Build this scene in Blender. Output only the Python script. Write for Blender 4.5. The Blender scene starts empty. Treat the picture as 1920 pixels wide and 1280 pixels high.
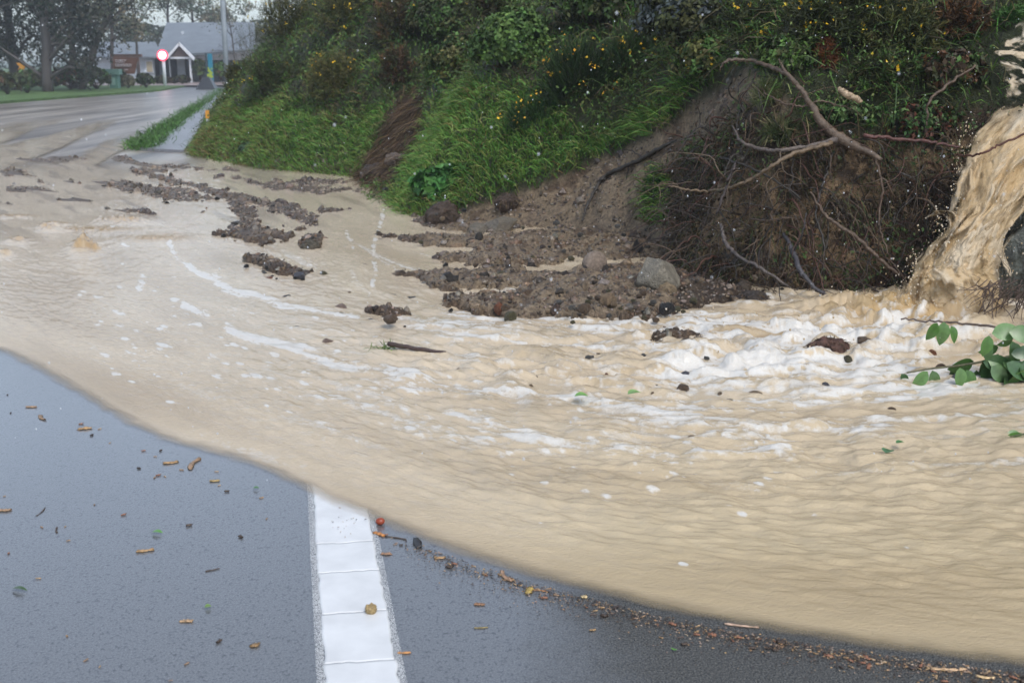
import bpy, math, random
import numpy as np
from mathutils import Vector, Matrix, Euler
rng = np.random.default_rng(7); random.seed(7)
sc = bpy.context.scene
COL = sc.collection
# ---------------------------------------------------------------- camera
F = 40.0*1920/36.0; CAMH = 1.35; TH = math.atan((640-115)/F)
cd = bpy.data.cameras.new("camera"); cam = bpy.data.objects.new("camera", cd); COL.objects.link(cam)
cam.location = (0, 0, CAMH); cam.rotation_euler = (math.pi/2-TH, 0, 0)
cd.lens = 40; cd.sensor_width = 36; cd.clip_start = .05; cd.clip_end = 2000
cd.dof.use_dof = True; cd.dof.focus_distance = 4.6; cd.dof.aperture_fstop = 5.6
sc.camera = cam
# ---------------------------------------------------------------- world, sun, exposure
SUN_EL, SUN_ROT = math.radians(52), math.radians(150)
w = bpy.data.worlds.new("World"); sc.world = w; w.use_nodes = True
nt = w.node_tree; nt.nodes.clear()
sky = nt.nodes.new('ShaderNodeTexSky'); sky.sky_type = 'NISHITA'; sky.sun_disc = False
sky.sun_elevation = SUN_EL; sky.sun_rotation = SUN_ROT; sky.dust_density = 1.5; sky.air_density = 1.0; sky.ozone_density = 1
hs = nt.nodes.new('ShaderNodeHueSaturation'); hs.inputs['Saturation'].default_value = .55
bg = nt.nodes.new('ShaderNodeBackground'); bg.inputs['Strength'].default_value = .15
out = nt.nodes.new('ShaderNodeOutputWorld')
tn = nt.nodes.new('ShaderNodeMix'); tn.data_type = 'RGBA'; tn.blend_type = 'MULTIPLY'; tn.inputs[0].default_value = 1; tn.inputs[7].default_value = (.95, 1.0, 1.06, 1)
nt.links.new(sky.outputs[0], hs.inputs['Color']); nt.links.new(hs.outputs[0], tn.inputs[6]); nt.links.new(tn.outputs[2], bg.inputs[0]); nt.links.new(bg.outputs[0], out.inputs[0])
sl = bpy.data.lights.new("sun", 'SUN'); sl.energy = 1.3; sl.angle = math.radians(25); sl.color = (1, .96, .9)
so = bpy.data.objects.new("sun", sl); COL.objects.link(so)
# sky sun_rotation is measured clockwise from +Y
sd = Vector((math.sin(SUN_ROT)*math.cos(SUN_EL), math.cos(SUN_ROT)*math.cos(SUN_EL), math.sin(SUN_EL)))
so.rotation_euler = sd.to_track_quat('Z', 'Y').to_euler()
sc.view_settings.view_transform = 'Standard'; sc.view_settings.look = 'None'
sc.view_settings.exposure = 0.55; sc.view_settings.gamma = 1
# ---------------------------------------------------------------- photo geometry helpers
ST, CT = math.sin(TH), math.cos(TH)
def ray(px, py):
    dx = (np.asarray(px, float)-960)/F; dy = (640-np.asarray(py, float))/F
    return dx, CT+dy*ST, -ST+dy*CT
def at(px, py, z=0.0):
    a, b, c = ray(px, py); t = (z-CAMH)/c
    return np.stack([a*t, b*t, a*0+z], -1)
def atY(px, py, Y):
    a, b, c = ray(px, py); t = Y/b
    return np.stack([a*t, b*t, CAMH+c*t], -1)
def proj(X, Y, Z):
    z = Z-CAMH; d = np.maximum(Y*CT-z*ST, .2); u = Y*ST+z*CT
    return 960+F*X/d, 640-F*u/d
# ---------------------------------------------------------------- noise
def h2(ix, iy, s=0):
    n = (ix.astype(np.int64)*374761393+iy.astype(np.int64)*668265263+s*974634777) & 0x7fffffff
    n = ((n ^ (n >> 13))*1274126177) & 0x7fffffff
    return ((n ^ (n >> 16)) & 0xffff)/65535.0
def vn(x, y, s=0):
    ix = np.floor(x); iy = np.floor(y); fx = x-ix; fy = y-iy
    fx = fx*fx*(3-2*fx); fy = fy*fy*(3-2*fy)
    a = h2(ix, iy, s); b = h2(ix+1, iy, s); c = h2(ix, iy+1, s); d = h2(ix+1, iy+1, s)
    return (a+(b-a)*fx)*(1-fy)+(c+(d-c)*fx)*fy
def fbm(x, y, o=4, s=0):
    r = 0; a = .5; t = 0
    for i in range(o):
        r = r+a*vn(x, y, s+i*17); t += a; a *= .5; x = x*2.03+5.1; y = y*1.97+9.7
    return r/t
def ridg(x, y, o=3, s=0):
    r = 0; a = .5; t = 0
    for i in range(o):
        r = r+a*(1-np.abs(2*vn(x, y, s+i*31)-1)); t += a; a *= .5; x = x*2.1+3.3; y = y*2.05+1.7
    return r/t
def ss(a, b, x):
    t = np.clip((x-a)/(b-a), 0, 1); return t*t*(3-2*t)
def pl_dist(x, y, P):
    """distance to a polyline, direction of the nearest piece and side"""
    P = np.asarray(P, float); best = np.full(x.shape, 1e18); sd = np.zeros(x.shape)
    for (ax, ay), (bx, by) in zip(P[:-1], P[1:]):
        vx, vy = bx-ax, by-ay; L = vx*vx+vy*vy+1e-12
        t = np.clip(((x-ax)*vx+(y-ay)*vy)/L, 0, 1)
        qx, qy = x-ax-t*vx, y-ay-t*vy; d = qx*qx+qy*qy
        m = d < best; best = np.where(m, d, best); sd = np.where(m, np.sign(vx*(y-ay)-vy*(x-ax)), sd)
    return np.sqrt(best), sd
def poly_sd(x, y, P):
    """signed distance to a polygon, positive inside"""
    P = np.asarray(P, float); Q = np.vstack([P, P[:1]])
    d, _ = pl_dist(x, y, Q); ins = np.zeros(x.shape, bool)
    for (ax, ay), (bx, by) in zip(Q[:-1], Q[1:]):
        if ay == by: continue
        c = ((ay > y) != (by > y)) & (x < (bx-ax)*(y-ay)/(by-ay)+ax); ins ^= c
    return np.where(ins, d, -d)
# ---------------------------------------------------------------- mesh helpers
def mesh(name, V, FS, mat=None, parent=None, attrs=None, smooth=True, loc=None):
    me = bpy.data.meshes.new(name); V = np.asarray(V, np.float32).reshape(-1, 3)
    if not isinstance(FS, list): FS = [FS]
    FS = [np.asarray(f, np.int32) for f in FS if len(f)]
    me.vertices.add(len(V)); me.vertices.foreach_set('co', V.ravel())
    tot = np.concatenate([np.full(len(f), f.shape[1], np.int32) for f in FS])
    li = np.concatenate([f.ravel() for f in FS])
    me.loops.add(len(li)); me.loops.foreach_set('vertex_index', li)
    me.polygons.add(len(tot)); st = np.concatenate([[0], np.cumsum(tot)[:-1]]).astype(np.int32)
    me.polygons.foreach_set('loop_start', st)
    try: me.polygons.foreach_set('loop_total', tot)
    except Exception: pass
    me.polygons.foreach_set('use_smooth', np.full(len(tot), smooth, bool))
    me.update(calc_edges=True)
    for k, a in (attrs or {}).items():
        a = np.asarray(a, np.float32)
        if a.ndim == 2:
            at_ = me.attributes.new(k, 'FLOAT_COLOR', 'POINT')
            if a.shape[1] == 3: a = np.hstack([a, np.ones((len(a), 1), np.float32)])
            at_.data.foreach_set('color', a.ravel())
        else:
            at_ = me.attributes.new(k, 'FLOAT', 'POINT'); at_.data.foreach_set('value', a)
    if mat: me.materials.append(mat)
    o = bpy.data.objects.new(name, me); COL.objects.link(o)
    if parent: o.parent = parent
    if loc is not None: o.location = loc
    return o
def tag(o, label=None, cat=None, group=None, kind=None):
    if label: o['label'] = label
    if cat: o['category'] = cat
    if group: o['group'] = group
    if kind: o['kind'] = kind
    return o
def empty(name, loc, label, cat, group=None, rz=0):
    o = bpy.data.objects.new(name, None); COL.objects.link(o); o.location = loc; o.rotation_euler = (0, 0, rz)
    o.empty_display_size = .1
    return tag(o, label, cat, group)
def grid_faces(nr, nc):
    i = np.arange(nr-1)[:, None]*nc+np.arange(nc-1)[None]
    return np.stack([i, i+1, i+nc+1, i+nc], -1).reshape(-1, 4)
class MB:
    """collects pieces of one mesh"""
    def __init__(s): s.V = []; s.F = {3: [], 4: []}; s.n = 0; s.C = []
    def add(s, V, Fc, col=None):
        V = np.asarray(V, float).reshape(-1, 3); s.V.append(V)
        if isinstance(Fc, list) and np.ndim(Fc[0]) == 1: Fc = [np.array([f for f in Fc if len(f) == k]) for k in (3, 4)]
        for f in (Fc if isinstance(Fc, list) else [Fc]):
            f = np.asarray(f, int)
            if len(f): s.F[f.shape[1]].append(f+s.n)
        s.n += len(V)
        c = np.ones((len(V), 3)) if col is None else np.broadcast_to(np.asarray(col, float), (len(V), 3))
        s.C.append(c)
    def box(s, c, d, rz=0, col=None):
        x, y, z = np.array(d)/2; V = np.array([[a, b, e] for e in (-z, z) for b in (-y, y) for a in (-x, x)])
        R = np.array([[math.cos(rz), -math.sin(rz), 0], [math.sin(rz), math.cos(rz), 0], [0, 0, 1]])
        s.add(V@R.T+np.array(c), [[0, 2, 3, 1], [4, 5, 7, 6], [0, 1, 5, 4], [2, 6, 7, 3], [0, 4, 6, 2], [1, 3, 7, 5]], col)
    def tube(s, P, r, n=7, col=None, jit=0):
        P = np.asarray(P, float); m = len(P); r = np.broadcast_to(np.asarray(r, float), (m,))
        T = np.gradient(P, axis=0); T /= np.linalg.norm(T, axis=1)[:, None]+1e-9
        up = np.array([.13, .21, 1.]) if abs(T[0, 2]) < .9 else np.array([1., .1, 0])
        N = np.cross(T, up); N /= np.linalg.norm(N, axis=1)[:, None]+1e-9; B = np.cross(T, N)
        a = np.arange(n)*2*math.pi/n
        rr = r[:, None]*(1+jit*(rng.random((m, n))-.5))
        V = P[:, None]+rr[..., None]*(np.cos(a)[None, :, None]*N[:, None]+np.sin(a)[None, :, None]*B[:, None])
        V = V.reshape(-1, 3); i = np.arange(m-1)[:, None]*n+np.arange(n)[None]; j = np.arange(m-1)[:, None]*n+(np.arange(n)[None]+1) % n
        Fq = np.stack([i, j, j+n, i+n], -1).reshape(-1, 4)
        V = np.vstack([V, P[:1], P[-1:]]); a0 = m*n
        c0 = [[a0, (k+1) % n, k] for k in range(n)]; c1 = [[a0+1, (m-1)*n+k, (m-1)*n+(k+1) % n] for k in range(n)]
        s.add(V, [Fq, np.array(c0+c1)], col)
    def build(s, name, mat, parent=None, smooth=True, loc=None):
        V = np.vstack(s.V)
        if loc is not None: V = V-np.asarray(loc)
        FS = [np.vstack(s.F[k]) for k in (3, 4) if s.F[k]]
        return mesh(name, V, FS, mat, parent, {'col': np.vstack(s.C)}, smooth, loc)
def spline(P, n=24, wob=0.0, s=0):
    P = np.asarray(P, float); m = len(P)
    if m == 2: P = np.array([P[0], (P[0]+P[1])/2, P[1]]); m = 3
    t = np.linspace(0, m-1, n); i = np.clip(t.astype(int), 0, m-2); f = (t-i)[:, None]
    E = np.vstack([2*P[0]-P[1], P, 2*P[-1]-P[-2]]); a, b, c, d = E[i], E[i+1], E[i+2], E[i+3]
    Q = .5*((2*b)+(-a+c)*f+(2*a-5*b+4*c-d)*f**2+(-a+3*b-3*c+d)*f**3)
    if wob: Q = Q+wob*(rng.random(Q.shape)-.5)
    return Q
# ---------------------------------------------------------------- materials
def newmat(name):
    m = bpy.data.materials.new(name); m.use_nodes = True; t = m.node_tree
    b = t.nodes['Principled BSDF']; return m, t, b
def N(t, ty, **k):
    n = t.nodes.new(ty)
    for a, v in k.items():
        if a in n.inputs: n.inputs[a].default_value = v
        else: setattr(n, a, v)
    return n
def noise(t, scale, detail=4, rough=.55, vec=None, coord='Object'):
    n = N(t, 'ShaderNodeTexNoise', Scale=scale, Detail=detail, Roughness=rough)
    if vec is None:
        tc = N(t, 'ShaderNodeTexCoord'); vec = tc.outputs[coord]
    t.links.new(vec, n.inputs['Vector']); return n
def mix(t, fac, a, b, mode='MIX'):
    n = t.nodes.new('ShaderNodeMix'); n.data_type = 'RGBA'; n.blend_type = mode
    for i, v in ((0, fac), (6, a), (7, b)):
        if hasattr(v, 'links') or isinstance(v, bpy.types.NodeSocket): t.links.new(v, n.inputs[i])
        elif i == 0: n.inputs[0].default_value = v
        else: n.inputs[i].default_value = (*v, 1) if len(v) == 3 else v
    return n.outputs[2]
def ramp(t, src, a, b):
    n = t.nodes.new('ShaderNodeMapRange'); n.inputs[1].default_value = a; n.inputs[2].default_value = b
    t.links.new(src, n.inputs[0]); return n.outputs[0]
def bump(t, b, src, strength=.5, dist=.01):
    n = N(t, 'ShaderNodeBump', Strength=strength, Distance=dist); t.links.new(src, n.inputs['Height'])
    t.links.new(n.outputs[0], b.inputs['Normal']); return n
def attr(t, name):
    n = t.nodes.new('ShaderNodeAttribute'); n.attribute_name = name; return n
def simple(name, col, rough=.6, var=.25, scale=8, bmp=.3, bd=.01, spec=.5, emis=None):
    m, t, b = newmat(name); n = noise(t, scale)
    c = mix(t, ramp(t, n.outputs[0], .3, .7), [x*(1-var) for x in col], [min(1, x*(1+var)) for x in col])
    t.links.new(c, b.inputs['Base Color']); b.inputs['Roughness'].default_value = rough
    b.inputs['Specular IOR Level'].default_value = spec
    if bmp: bump(t, b, noise(t, scale*4).outputs[0], bmp, bd)
    if emis: b.inputs['Emission Color'].default_value = (*emis[0], 1); b.inputs['Emission Strength'].default_value = emis[1]
    return m
def colmat(name, rough=.5, var=.3, scale=30, bmp=.4, bd=.01, spec=.5, trans=0):
    """colour from the 'col' attribute, broken up with noise"""
    m, t, b = newmat(name); a = attr(t, 'col'); n = noise(t, scale)
    g = N(t, 'ShaderNodeMapRange'); g.inputs[1].default_value = .3; g.inputs[2].default_value = .7
    g.inputs[3].default_value = 1-var; g.inputs[4].default_value = 1+var; t.links.new(n.outputs[0], g.inputs[0])
    vm = N(t, 'ShaderNodeVectorMath', operation='SCALE'); t.links.new(a.outputs['Color'], vm.inputs[0]); t.links.new(g.outputs[0], vm.inputs['Scale'])
    t.links.new(vm.outputs[0], b.inputs['Base Color']); b.inputs['Roughness'].default_value = rough
    b.inputs['Specular IOR Level'].default_value = spec
    if bmp: bump(t, b, noise(t, scale*3).outputs[0], bmp, bd)
    if trans: b.inputs['Subsurface Weight'].default_value = 0
    return m
M = {}
M['leaf'] = colmat('wet_leaf', .55, .2, 20, 0, spec=.22)
M['shiny_leaf'] = colmat('glossy_leaf', .3, .15, 60, .2, .002, spec=.5)
M['flower'] = colmat('flower_petal', .6, .15, 40, 0, spec=.2)
M['bark'] = colmat('wet_bark', .45, .4, 60, .8, .006)
M['stone'] = colmat('wet_stone', .34, .35, 5, .8, .03)
M['soilm'] = colmat('wet_soil', .42, .45, 45, 1, .014, spec=.45)
M['chip'] = colmat('wet_wood', .4, .4, 180, .5, .002)

# ---------------------------------------------------------------- terrain function
BASE = [(-24, 100), (-13.6, 56), (-10.0, 41), (-6.4, 24), (-4.75, 16.9), (-3.2, 14.6), (-1.8, 13.5), (-1.35, 11.5), (-1.1, 10.2), (-.5, 9.75), (.3, 9.2), (.95, 8.4),
        (1.15, 7.2), (1.5, 6.75), (2.3, 6.75), (3.0, 6.55), (3.4, 5.8), (4.4, 4.2), (5.2, 1.5), (6, -3), (9, -12)]
ISL = [  # mud bars: outlines traced in the photograph
    [(160, 345), (210, 338), (300, 353), (370, 362), (402, 380), (340, 384), (230, 364)],
    [(235, 323), (300, 330), (350, 347), (420, 360), (480, 370), (560, 388), (602, 408), (592, 426), (550, 420), (515, 402), (440, 378), (330, 352)],
    [(400, 368), (440, 370), (470, 393), (497, 413), (492, 430), (518, 458), (480, 464), (400, 444), (447, 420), (436, 395)],
    [(455, 484), (480, 484), (540, 503), (588, 518), (575, 527), (520, 520), (463, 498)],
    [(0, 350), (60, 348), (112, 360), (50, 367), (0, 362)], [(88, 374), (160, 376), (172, 386), (110, 384)],
    [(360, 402), (398, 395), (380, 409)], [(-20, 316), (60, 320), (45, 336), (-20, 335)], [(520, 431), (600, 428), (560, 438)],
    [(600, 394), (662, 395), (650, 402), (604, 402)], [(180, 393), (270, 397), (305, 410), (240, 404)],
    [(565, 452), (600, 450), (600, 470), (572, 472)], [(220, 303), (290, 308), (390, 318), (470, 324), (380, 323), (280, 314)], [(490, 341), (650, 345), (640, 353), (520, 350)],
    [(400, 334), (480, 336), (470, 341), (400, 340)], [(190, 296), (240, 293), (240, 302), (180, 301)], [(-20, 385), (40, 387), (75, 396), (20, 394)], [(230, 318), (330, 322), (300, 330), (235, 326)], [(60, 338), (150, 343), (140, 349), (70, 345)], [(0, 300), (120, 296), (160, 302), (60, 307)], [(420, 336), (560, 352), (690, 362), (640, 368), (520, 362)], [(500, 440), (545, 447), (540, 456), (505, 450)],
    [(700, 444), (770, 450), (900, 447), (1010, 436), (1250, 400), (1420, 380), (1420, 545), (1290, 492), (1180, 494), (1080, 487), (1000, 503), (880, 498), (812, 488), (905, 476), (790, 462)],
    [(738, 523), (850, 514), (950, 508), (1060, 520), (1150, 507), (1290, 510), (1420, 560), (1330, 577), (1240, 600), (1100, 602), (960, 602), (880, 592), (828, 572), (900, 560), (980, 550), (900, 545), (830, 553), (790, 532)],
    [(770, 420), (850, 385), (960, 370), (1050, 330), (1250, 280), (1330, 420), (1100, 428), (1000, 430), (900, 440), (800, 432)],
    [(660, 345), (700, 320), (790, 320), (750, 345)], [(688, 590), (730, 584), (765, 598), (720, 604)],
    [(1235, 640), (1300, 632), (1310, 642), (1240, 652)],
]
def terrain(X, Y, fine=True):
    d, s = pl_dist(X, Y, BASE); d = d*s  # + behind the base line (left side of travel is behind)
    wob = .22*(fbm(X*1.1+3, Y*1.1, 3, 5)-.5)*ss(30, 8, Y)
    d = d+wob
    r = ss(.6, 1.5, X)*ss(10.5, 8.0, Y)                    # scarp on the right
    lim = 2.3*(1-r)+.5*r
    s1 = 1.05*(1-r)+2.35*r; s2 = .55*(1-r)+.95*r
    far = ss(17, 30, Y); s2 = s2*(1-far)+.02*far; lim = lim*(1-far)+1.4*far
    e = np.maximum(d, 0); z = s1*np.minimum(e, lim)+s2*np.maximum(e-lim, 0)
    z = np.minimum(z, 8+0*z)
    lump = (fbm(X*.9, Y*.9, 4, 11)-.5)*.9+(fbm(X*3, Y*3, 4, 12)-.5)*.35
    z = z+lump*ss(0, 1.2, e)
    z = z+ss(0, .3, e)*r*(ridg(X*2.6, z*2.2, 3, 40)-.5)*.3
    px, py = proj(X, Y, np.zeros_like(X))
    # mud bars and the debris fan
    isl = np.full(X.shape, -60.)
    jx = px+16*(fbm(px/40, py/16, 3, 21)-.5)*2; jy = py+6*(fbm(px/60, py/14, 3, 22)-.5)*2
    for P in ISL: isl = np.maximum(isl, poly_sd(jx, jy, P))
    sc_ = np.maximum(CAMH/np.maximum(Y, 1)*F/np.maximum(Y, 1), .01)   # px per metre of depth
    isl = isl+4+6*(fbm(px/11+.3*py, py/4.5, 3, 37)-.52)*2
    m = ss(-7, 7, isl)*ss(.9, -.2, d)
    fan = ss(10, 60, isl)*.07*ss(0, 1, X+1.2)
    g = (fbm(X*9, Y*9, 4, 31)-.45)*.085+(fbm(X*26, Y*26, 2, 33)-.5)*.03
    zi = -.09+m*(.135-.018*ss(8.5, 10, Y)+fan+g*(1-.55*ss(8.5, 11, Y)))
    gl = (fbm(X*5.5, Y*5.5, 4, 61)-.5)*.19+(ridg(X*14, Y*14, 2, 62)-.5)*.03 if fine else 0
    z = np.where(e > 0, np.maximum(z-.09+gl*ss(0, .3, e)+.06*ss(0, .1, e), zi), zi)
    return z, d
def hit(px, py, off=0.0, ymin=4.0):
    """where the ray through a photo pixel meets the terrain"""
    Ys = np.geomspace(ymin, 60, 700); P = atY(px, py, Ys); z, _ = terrain(P[:, 0], P[:, 1], False)
    k = np.nonzero(z >= P[:, 2])[0]
    p = P[k[0]] if len(k) else P[-1]
    return p*(1-off/np.linalg.norm(p))+np.array([0, 0, CAMH*off/np.linalg.norm(p)]) if off else p
def tz(x, y):
    z, _ = terrain(np.array([x*1.0]), np.array([y*1.0]), False); return float(z[0])
WATER_Z = .0
# pixel regions used when planting and colouring
GRASS = [[(335, 290), (430, 200), (560, 190), (640, 240), (720, 205), (740, 230), (690, 300), (665, 338), (480, 325)],
         [(735, 400), (775, 300), (790, 220), (880, 160), (1000, 180), (1060, 240), (1150, 250), (1215, 225), (1330, 130), (1250, 235), (1130, 290), (1060, 325), (980, 365), (850, 385), (790, 410)],
         [(1205, 420), (1215, 340), (1250, 300), (1265, 350), (1250, 420)]]
SLIP = [(780, 430), (1040, 335), (1150, 285), (1245, 240), (1400, 130), (1480, 190), (1440, 300), (1380, 420), (1300, 570), (1000, 600), (800, 560)]
GULLY = [(665, 345), (700, 280), (745, 190), (800, 180), (790, 260), (745, 350)]
SCARP = [(1260, 300), (1400, 200), (1500, 230), (1700, 260), (1830, 200), (1960, 200), (1990, 640), (1500, 620), (1260, 600)]
# ---------------------------------------------------------------- ground, road
def sheet(name, P, z, mat, kind='structure', sub=0):
    P = np.array([(p[0], p[1], z) for p in P]); o = mesh(name, P, [np.arange(len(P))[None]], mat); return tag(o, kind=kind)
M['ground'] = simple('earth_and_turf', (.05, .07, .03), .9, .4, .4, .4, .05)
sheet('ground', [(-700, -500), (700, -500), (700, 1000), (-700, 1000)], -.14, M['ground'])
# asphalt: wet chip seal with mud washed over its far part
m, t, b = newmat('wet_asphalt'); M['asphalt'] = m
tc = N(t, 'ShaderNodeTexCoord'); P = tc.outputs['Object']
vor = N(t, 'ShaderNodeTexVoronoi', Scale=150.0); t.links.new(P, vor.inputs['Vector'])
n1 = noise(t, 1.1, 5, .6, P); n2 = noise(t, 260, 3, .6, P); n3 = noise(t, 700, 2, .5, P)
sep = N(t, 'ShaderNodeSeparateXYZ'); t.links.new(P, sep.inputs[0])
# water film: smooth on the left, open texture to the right
mx = N(t, 'ShaderNodeMath', operation='MULTIPLY_ADD'); t.links.new(n1.outputs[0], mx.inputs[0]); mx.inputs[1].default_value = .9; t.links.new(sep.outputs['X'], mx.inputs[2])
open0 = ramp(t, mx.outputs[0], .42, .82); nr_ = ramp(t, sep.outputs['Y'], 7, 5); om_ = N(t, 'ShaderNodeMath', operation='MULTIPLY'); t.links.new(open0, om_.inputs[0]); t.links.new(nr_, om_.inputs[1]); open_ = om_.outputs[0]
c = mix(t, ramp(t, n2.outputs[0], .4, .66), (.085, .09, .092), (.20, .205, .21))
c = mix(t, ramp(t, vor.outputs['Distance'], .6, .95), c, (.045, .046, .05))
sp = N(t, 'ShaderNodeTexVoronoi', Scale=85.0); t.links.new(P, sp.inputs['Vector'])
c = mix(t, ramp(t, sp.outputs['Distance'], .085, .05), c, (.34, .31, .27))
mp = N(t, 'ShaderNodeMapping'); mp.inputs['Rotation'].default_value = (0, 0, -.2); mp.inputs['Scale'].default_value = (2.2, .11, 1); t.links.new(P, mp.inputs[0])
n4 = noise(t, 1.0, 6, .65, mp.outputs[0])
mudc = mix(t, ramp(t, n4.outputs[0], .38, .62), (.10, .08, .065), (.42, .37, .31))
c = mix(t, open_, c, mix(t, ramp(t, n2.outputs[0], .42, .62), (.014, .015, .015), (.15, .145, .13)))  # open chip texture, its base also darkened for the hill's dark reflection
farm = ramp(t, sep.outputs['Y'], 8.5, 10.5); fo = ramp(t, sep.outputs['Y'], 62, 34)
ml = N(t, 'ShaderNodeMath', operation='MULTIPLY'); t.links.new(farm, ml.inputs[0]); t.links.new(fo, ml.inputs[1])
c = mix(t, ml.outputs[0], c, mudc)
t.links.new(c, b.inputs['Base Color'])
# (continued), open texture to the right
rr = N(t, 'ShaderNodeMapRange'); t.links.new(open_, rr.inputs[0]); rr.inputs[3].default_value = .3; rr.inputs[4].default_value = .5
t.links.new(rr.outputs[0], b.inputs['Roughness'])
bs = N(t, 'ShaderNodeMapRange'); t.links.new(open_, bs.inputs[0]); bs.inputs[3].default_value = .22; bs.inputs[4].default_value = 1.0
bm = bump(t, b, vor.outputs['Distance'], .3, .003); t.links.new(bs.outputs[0], bm.inputs['Strength'])
b.inputs['Coat Weight'].default_value = 1; b.inputs['Coat IOR'].default_value = 1.62; cw_ = N(t, 'ShaderNodeMapRange'); t.links.new(open_, cw_.inputs[0]); cw_.inputs[3].default_value = 1; cw_.inputs[4].default_value = .06; cf_ = N(t, 'ShaderNodeMapRange'); t.links.new(sep.outputs['Y'], cf_.inputs[0]); cf_.inputs[1].default_value = 9; cf_.inputs[2].default_value = 16; cf_.inputs[3].default_value = 1; cf_.inputs[4].default_value = .22; cm_ = N(t, 'ShaderNodeMath', operation='MULTIPLY'); t.links.new(cw_.outputs[0], cm_.inputs[0]); t.links.new(cf_.outputs[0], cm_.inputs[1]); t.links.new(cm_.outputs[0], b.inputs['Coat Weight']); cr_ = N(t, 'ShaderNodeMapRange'); t.links.new(open_, cr_.inputs[0]); cr_.inputs[3].default_value = .07; cr_.inputs[4].default_value = .3; fr_ = ramp(t, sep.outputs['Y'], 8, 16); ad_ = N(t, 'ShaderNodeMath', operation='MULTIPLY_ADD'); t.links.new(fr_, ad_.inputs[0]); ad_.inputs[1].default_value = .38; t.links.new(cr_.outputs[0], ad_.inputs[2]); cbn = N(t, 'ShaderNodeBump', Strength=.12, Distance=.003); t.links.new(n2.outputs[0], cbn.inputs['Height']); t.links.new(cbn.outputs[0], b.inputs['Coat Normal']); t.links.new(ad_.outputs[0], b.inputs['Coat Roughness'])
sheet('road', [(-16.6, -40), (7, -40), (5.6, 3), (3, 8), (-1, 12), (-4, 17), (-6.6, 24.5), (-10.1, 41), (-13.6, 56), (-14.6, 62), (-10, 70), (-12, 74), (-34, 74), (-34, 66), (-17.6, 62), (-16.1, 52), (-16.6, 40)], 0, M['asphalt'])
# painted edge line: thick cracked slabs with a thin second coat along its edges
a0, a1 = at(614, 1290), at(584, 905); b0, b1 = at(748, 1290), at(683, 905)
def lerp(a, b, t): return a+(b-a)*t
ax = (a1+b1)/2-(a0+b0)/2; ax /= np.linalg.norm(ax); sx = np.array([ax[1], -ax[0], 0])
W = .5*(np.dot(b0-a0, sx)+np.dot(b1-a1, sx)); O = (a0+b0)/2
M['paint'] = simple('white_road_paint', (.66, .665, .66), .38, .10, 9, .25, .0012)
mb = MB(); edges = [-2.4, -2.0, -1.55, -1.1, -.6, -.28]
for py, in [(1240,), (1147,), (1070,), (1015,), (850,), (770,), (700,)]:
    edges.append(float(np.dot(at(680, py)-O, ax)))
edges.append(edges[-1]+.5)
def jag(n, s, k=1): return (fbm(np.linspace(0, n*k/6, n), np.full(n, s*3.7), 3, int(s))-.5)
NX = 26
for i, (v0, v1) in enumerate(zip(edges[:-1], edges[1:])):
    ny = max(6, int((v1-v0)/.007)); vv = np.concatenate([[0], np.linspace(0, 1, ny), [1]])[:, None]; ny += 2; u = np.concatenate([[-1], np.linspace(-1, 1, NX-2), [1]])[None]
    lo = v0+.0013+.012*jag(NX, i+1, 2)[None]-.004*u; hi = v1-.0013+.012*jag(NX, i+2, 2)[None]-.004*u
    hw = np.where(u < 0, (W/2)+.010*jag(ny, i*7+3)[:, None], (W/2)+.011*jag(ny, i*7+5)[:, None])
    V_ = lo+(hi-lo)*vv; U_ = u*hw
    Pz = .0026+.0008*(fbm(U_*9, V_*9, 3, 3)-.5)*np.ones_like(U_)
    ed = np.zeros(Pz.shape, bool); ed[0] = ed[-1] = True; ed[:, 0] = ed[:, -1] = True; Pz = np.where(ed, .0, Pz)
    Pt = O[None, None]+U_[..., None]*sx+V_[..., None]*ax; Pt[..., 2] = Pz
    mb.add(Pt.reshape(-1, 3), grid_faces(ny, NX)[:, ::-1])
# speckled thin coat either side: many small flecks of paint
for side, wd, n in ((-1, .020, 42000), (1, .018, 34000)):
    v = rng.uniform(-.6, edges[-1], n); q = rng.random(n)**1.0*wd; keep = rng.random(n) < (.95-.5*(q/wd)); v, q = v[keep], q[keep]
    u_ = side*(W/2-.001+q)
    s_ = rng.uniform(.0003, .0011, len(v)); a = rng.random(len(v))*6.28
    C0 = O+u_[:, None]*sx+v[:, None]*ax; C0[:, 2] = .0010+rng.random(len(v))*.0008
    k = np.arange(4)*math.pi/2
    V = C0[:, None]+s_[:, None, None]*np.stack([np.cos(a[:, None]+k)*1., np.sin(a[:, None]+k)*1.5, np.zeros((len(v), 4))], -1)
    mb.add(V.reshape(-1, 3), np.arange(len(v)*4).reshape(-1, 4))
tag(mb.build('road_marking', M['paint']), kind='structure')
# footpath and verges
M['concrete'] = simple('wet_concrete', (.2, .2, .215), .3, .2, 1.2, .3, .01)
fp = [(262, 283), (345, 287), (375, 250), (398, 215), (428, 168), (420, 166), (398, 188), (365, 215), (325, 245)]
P = [at(*p) for p in fp]; V = np.array(P); V2 = V.copy(); V[:, 2] = .045; V2[:, 2] = -.1; n = len(P)
tag(mesh('footpath', np.vstack([V, V2]), [np.arange(n)[None], np.array([[i, i+n, (i+1) % n+n, (i+1) % n] for i in range(n)])], M['concrete'], smooth=False), kind='structure')
M['turf'] = simple('wet_turf', (.07, .13, .03), .8, .35, 2.5, .6, .05)
vg = [(-700, 200), (-17.4, 200), (-17.8, 64), (-16.3, 54), (-16.75, 40), (-16.75, 10), (-16.75, -60), (-700, -60)]
V = np.array([(x, y, .08) for x, y in vg]); n = len(V); V2 = V.copy(); V2[:, 2] = -.1
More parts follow.
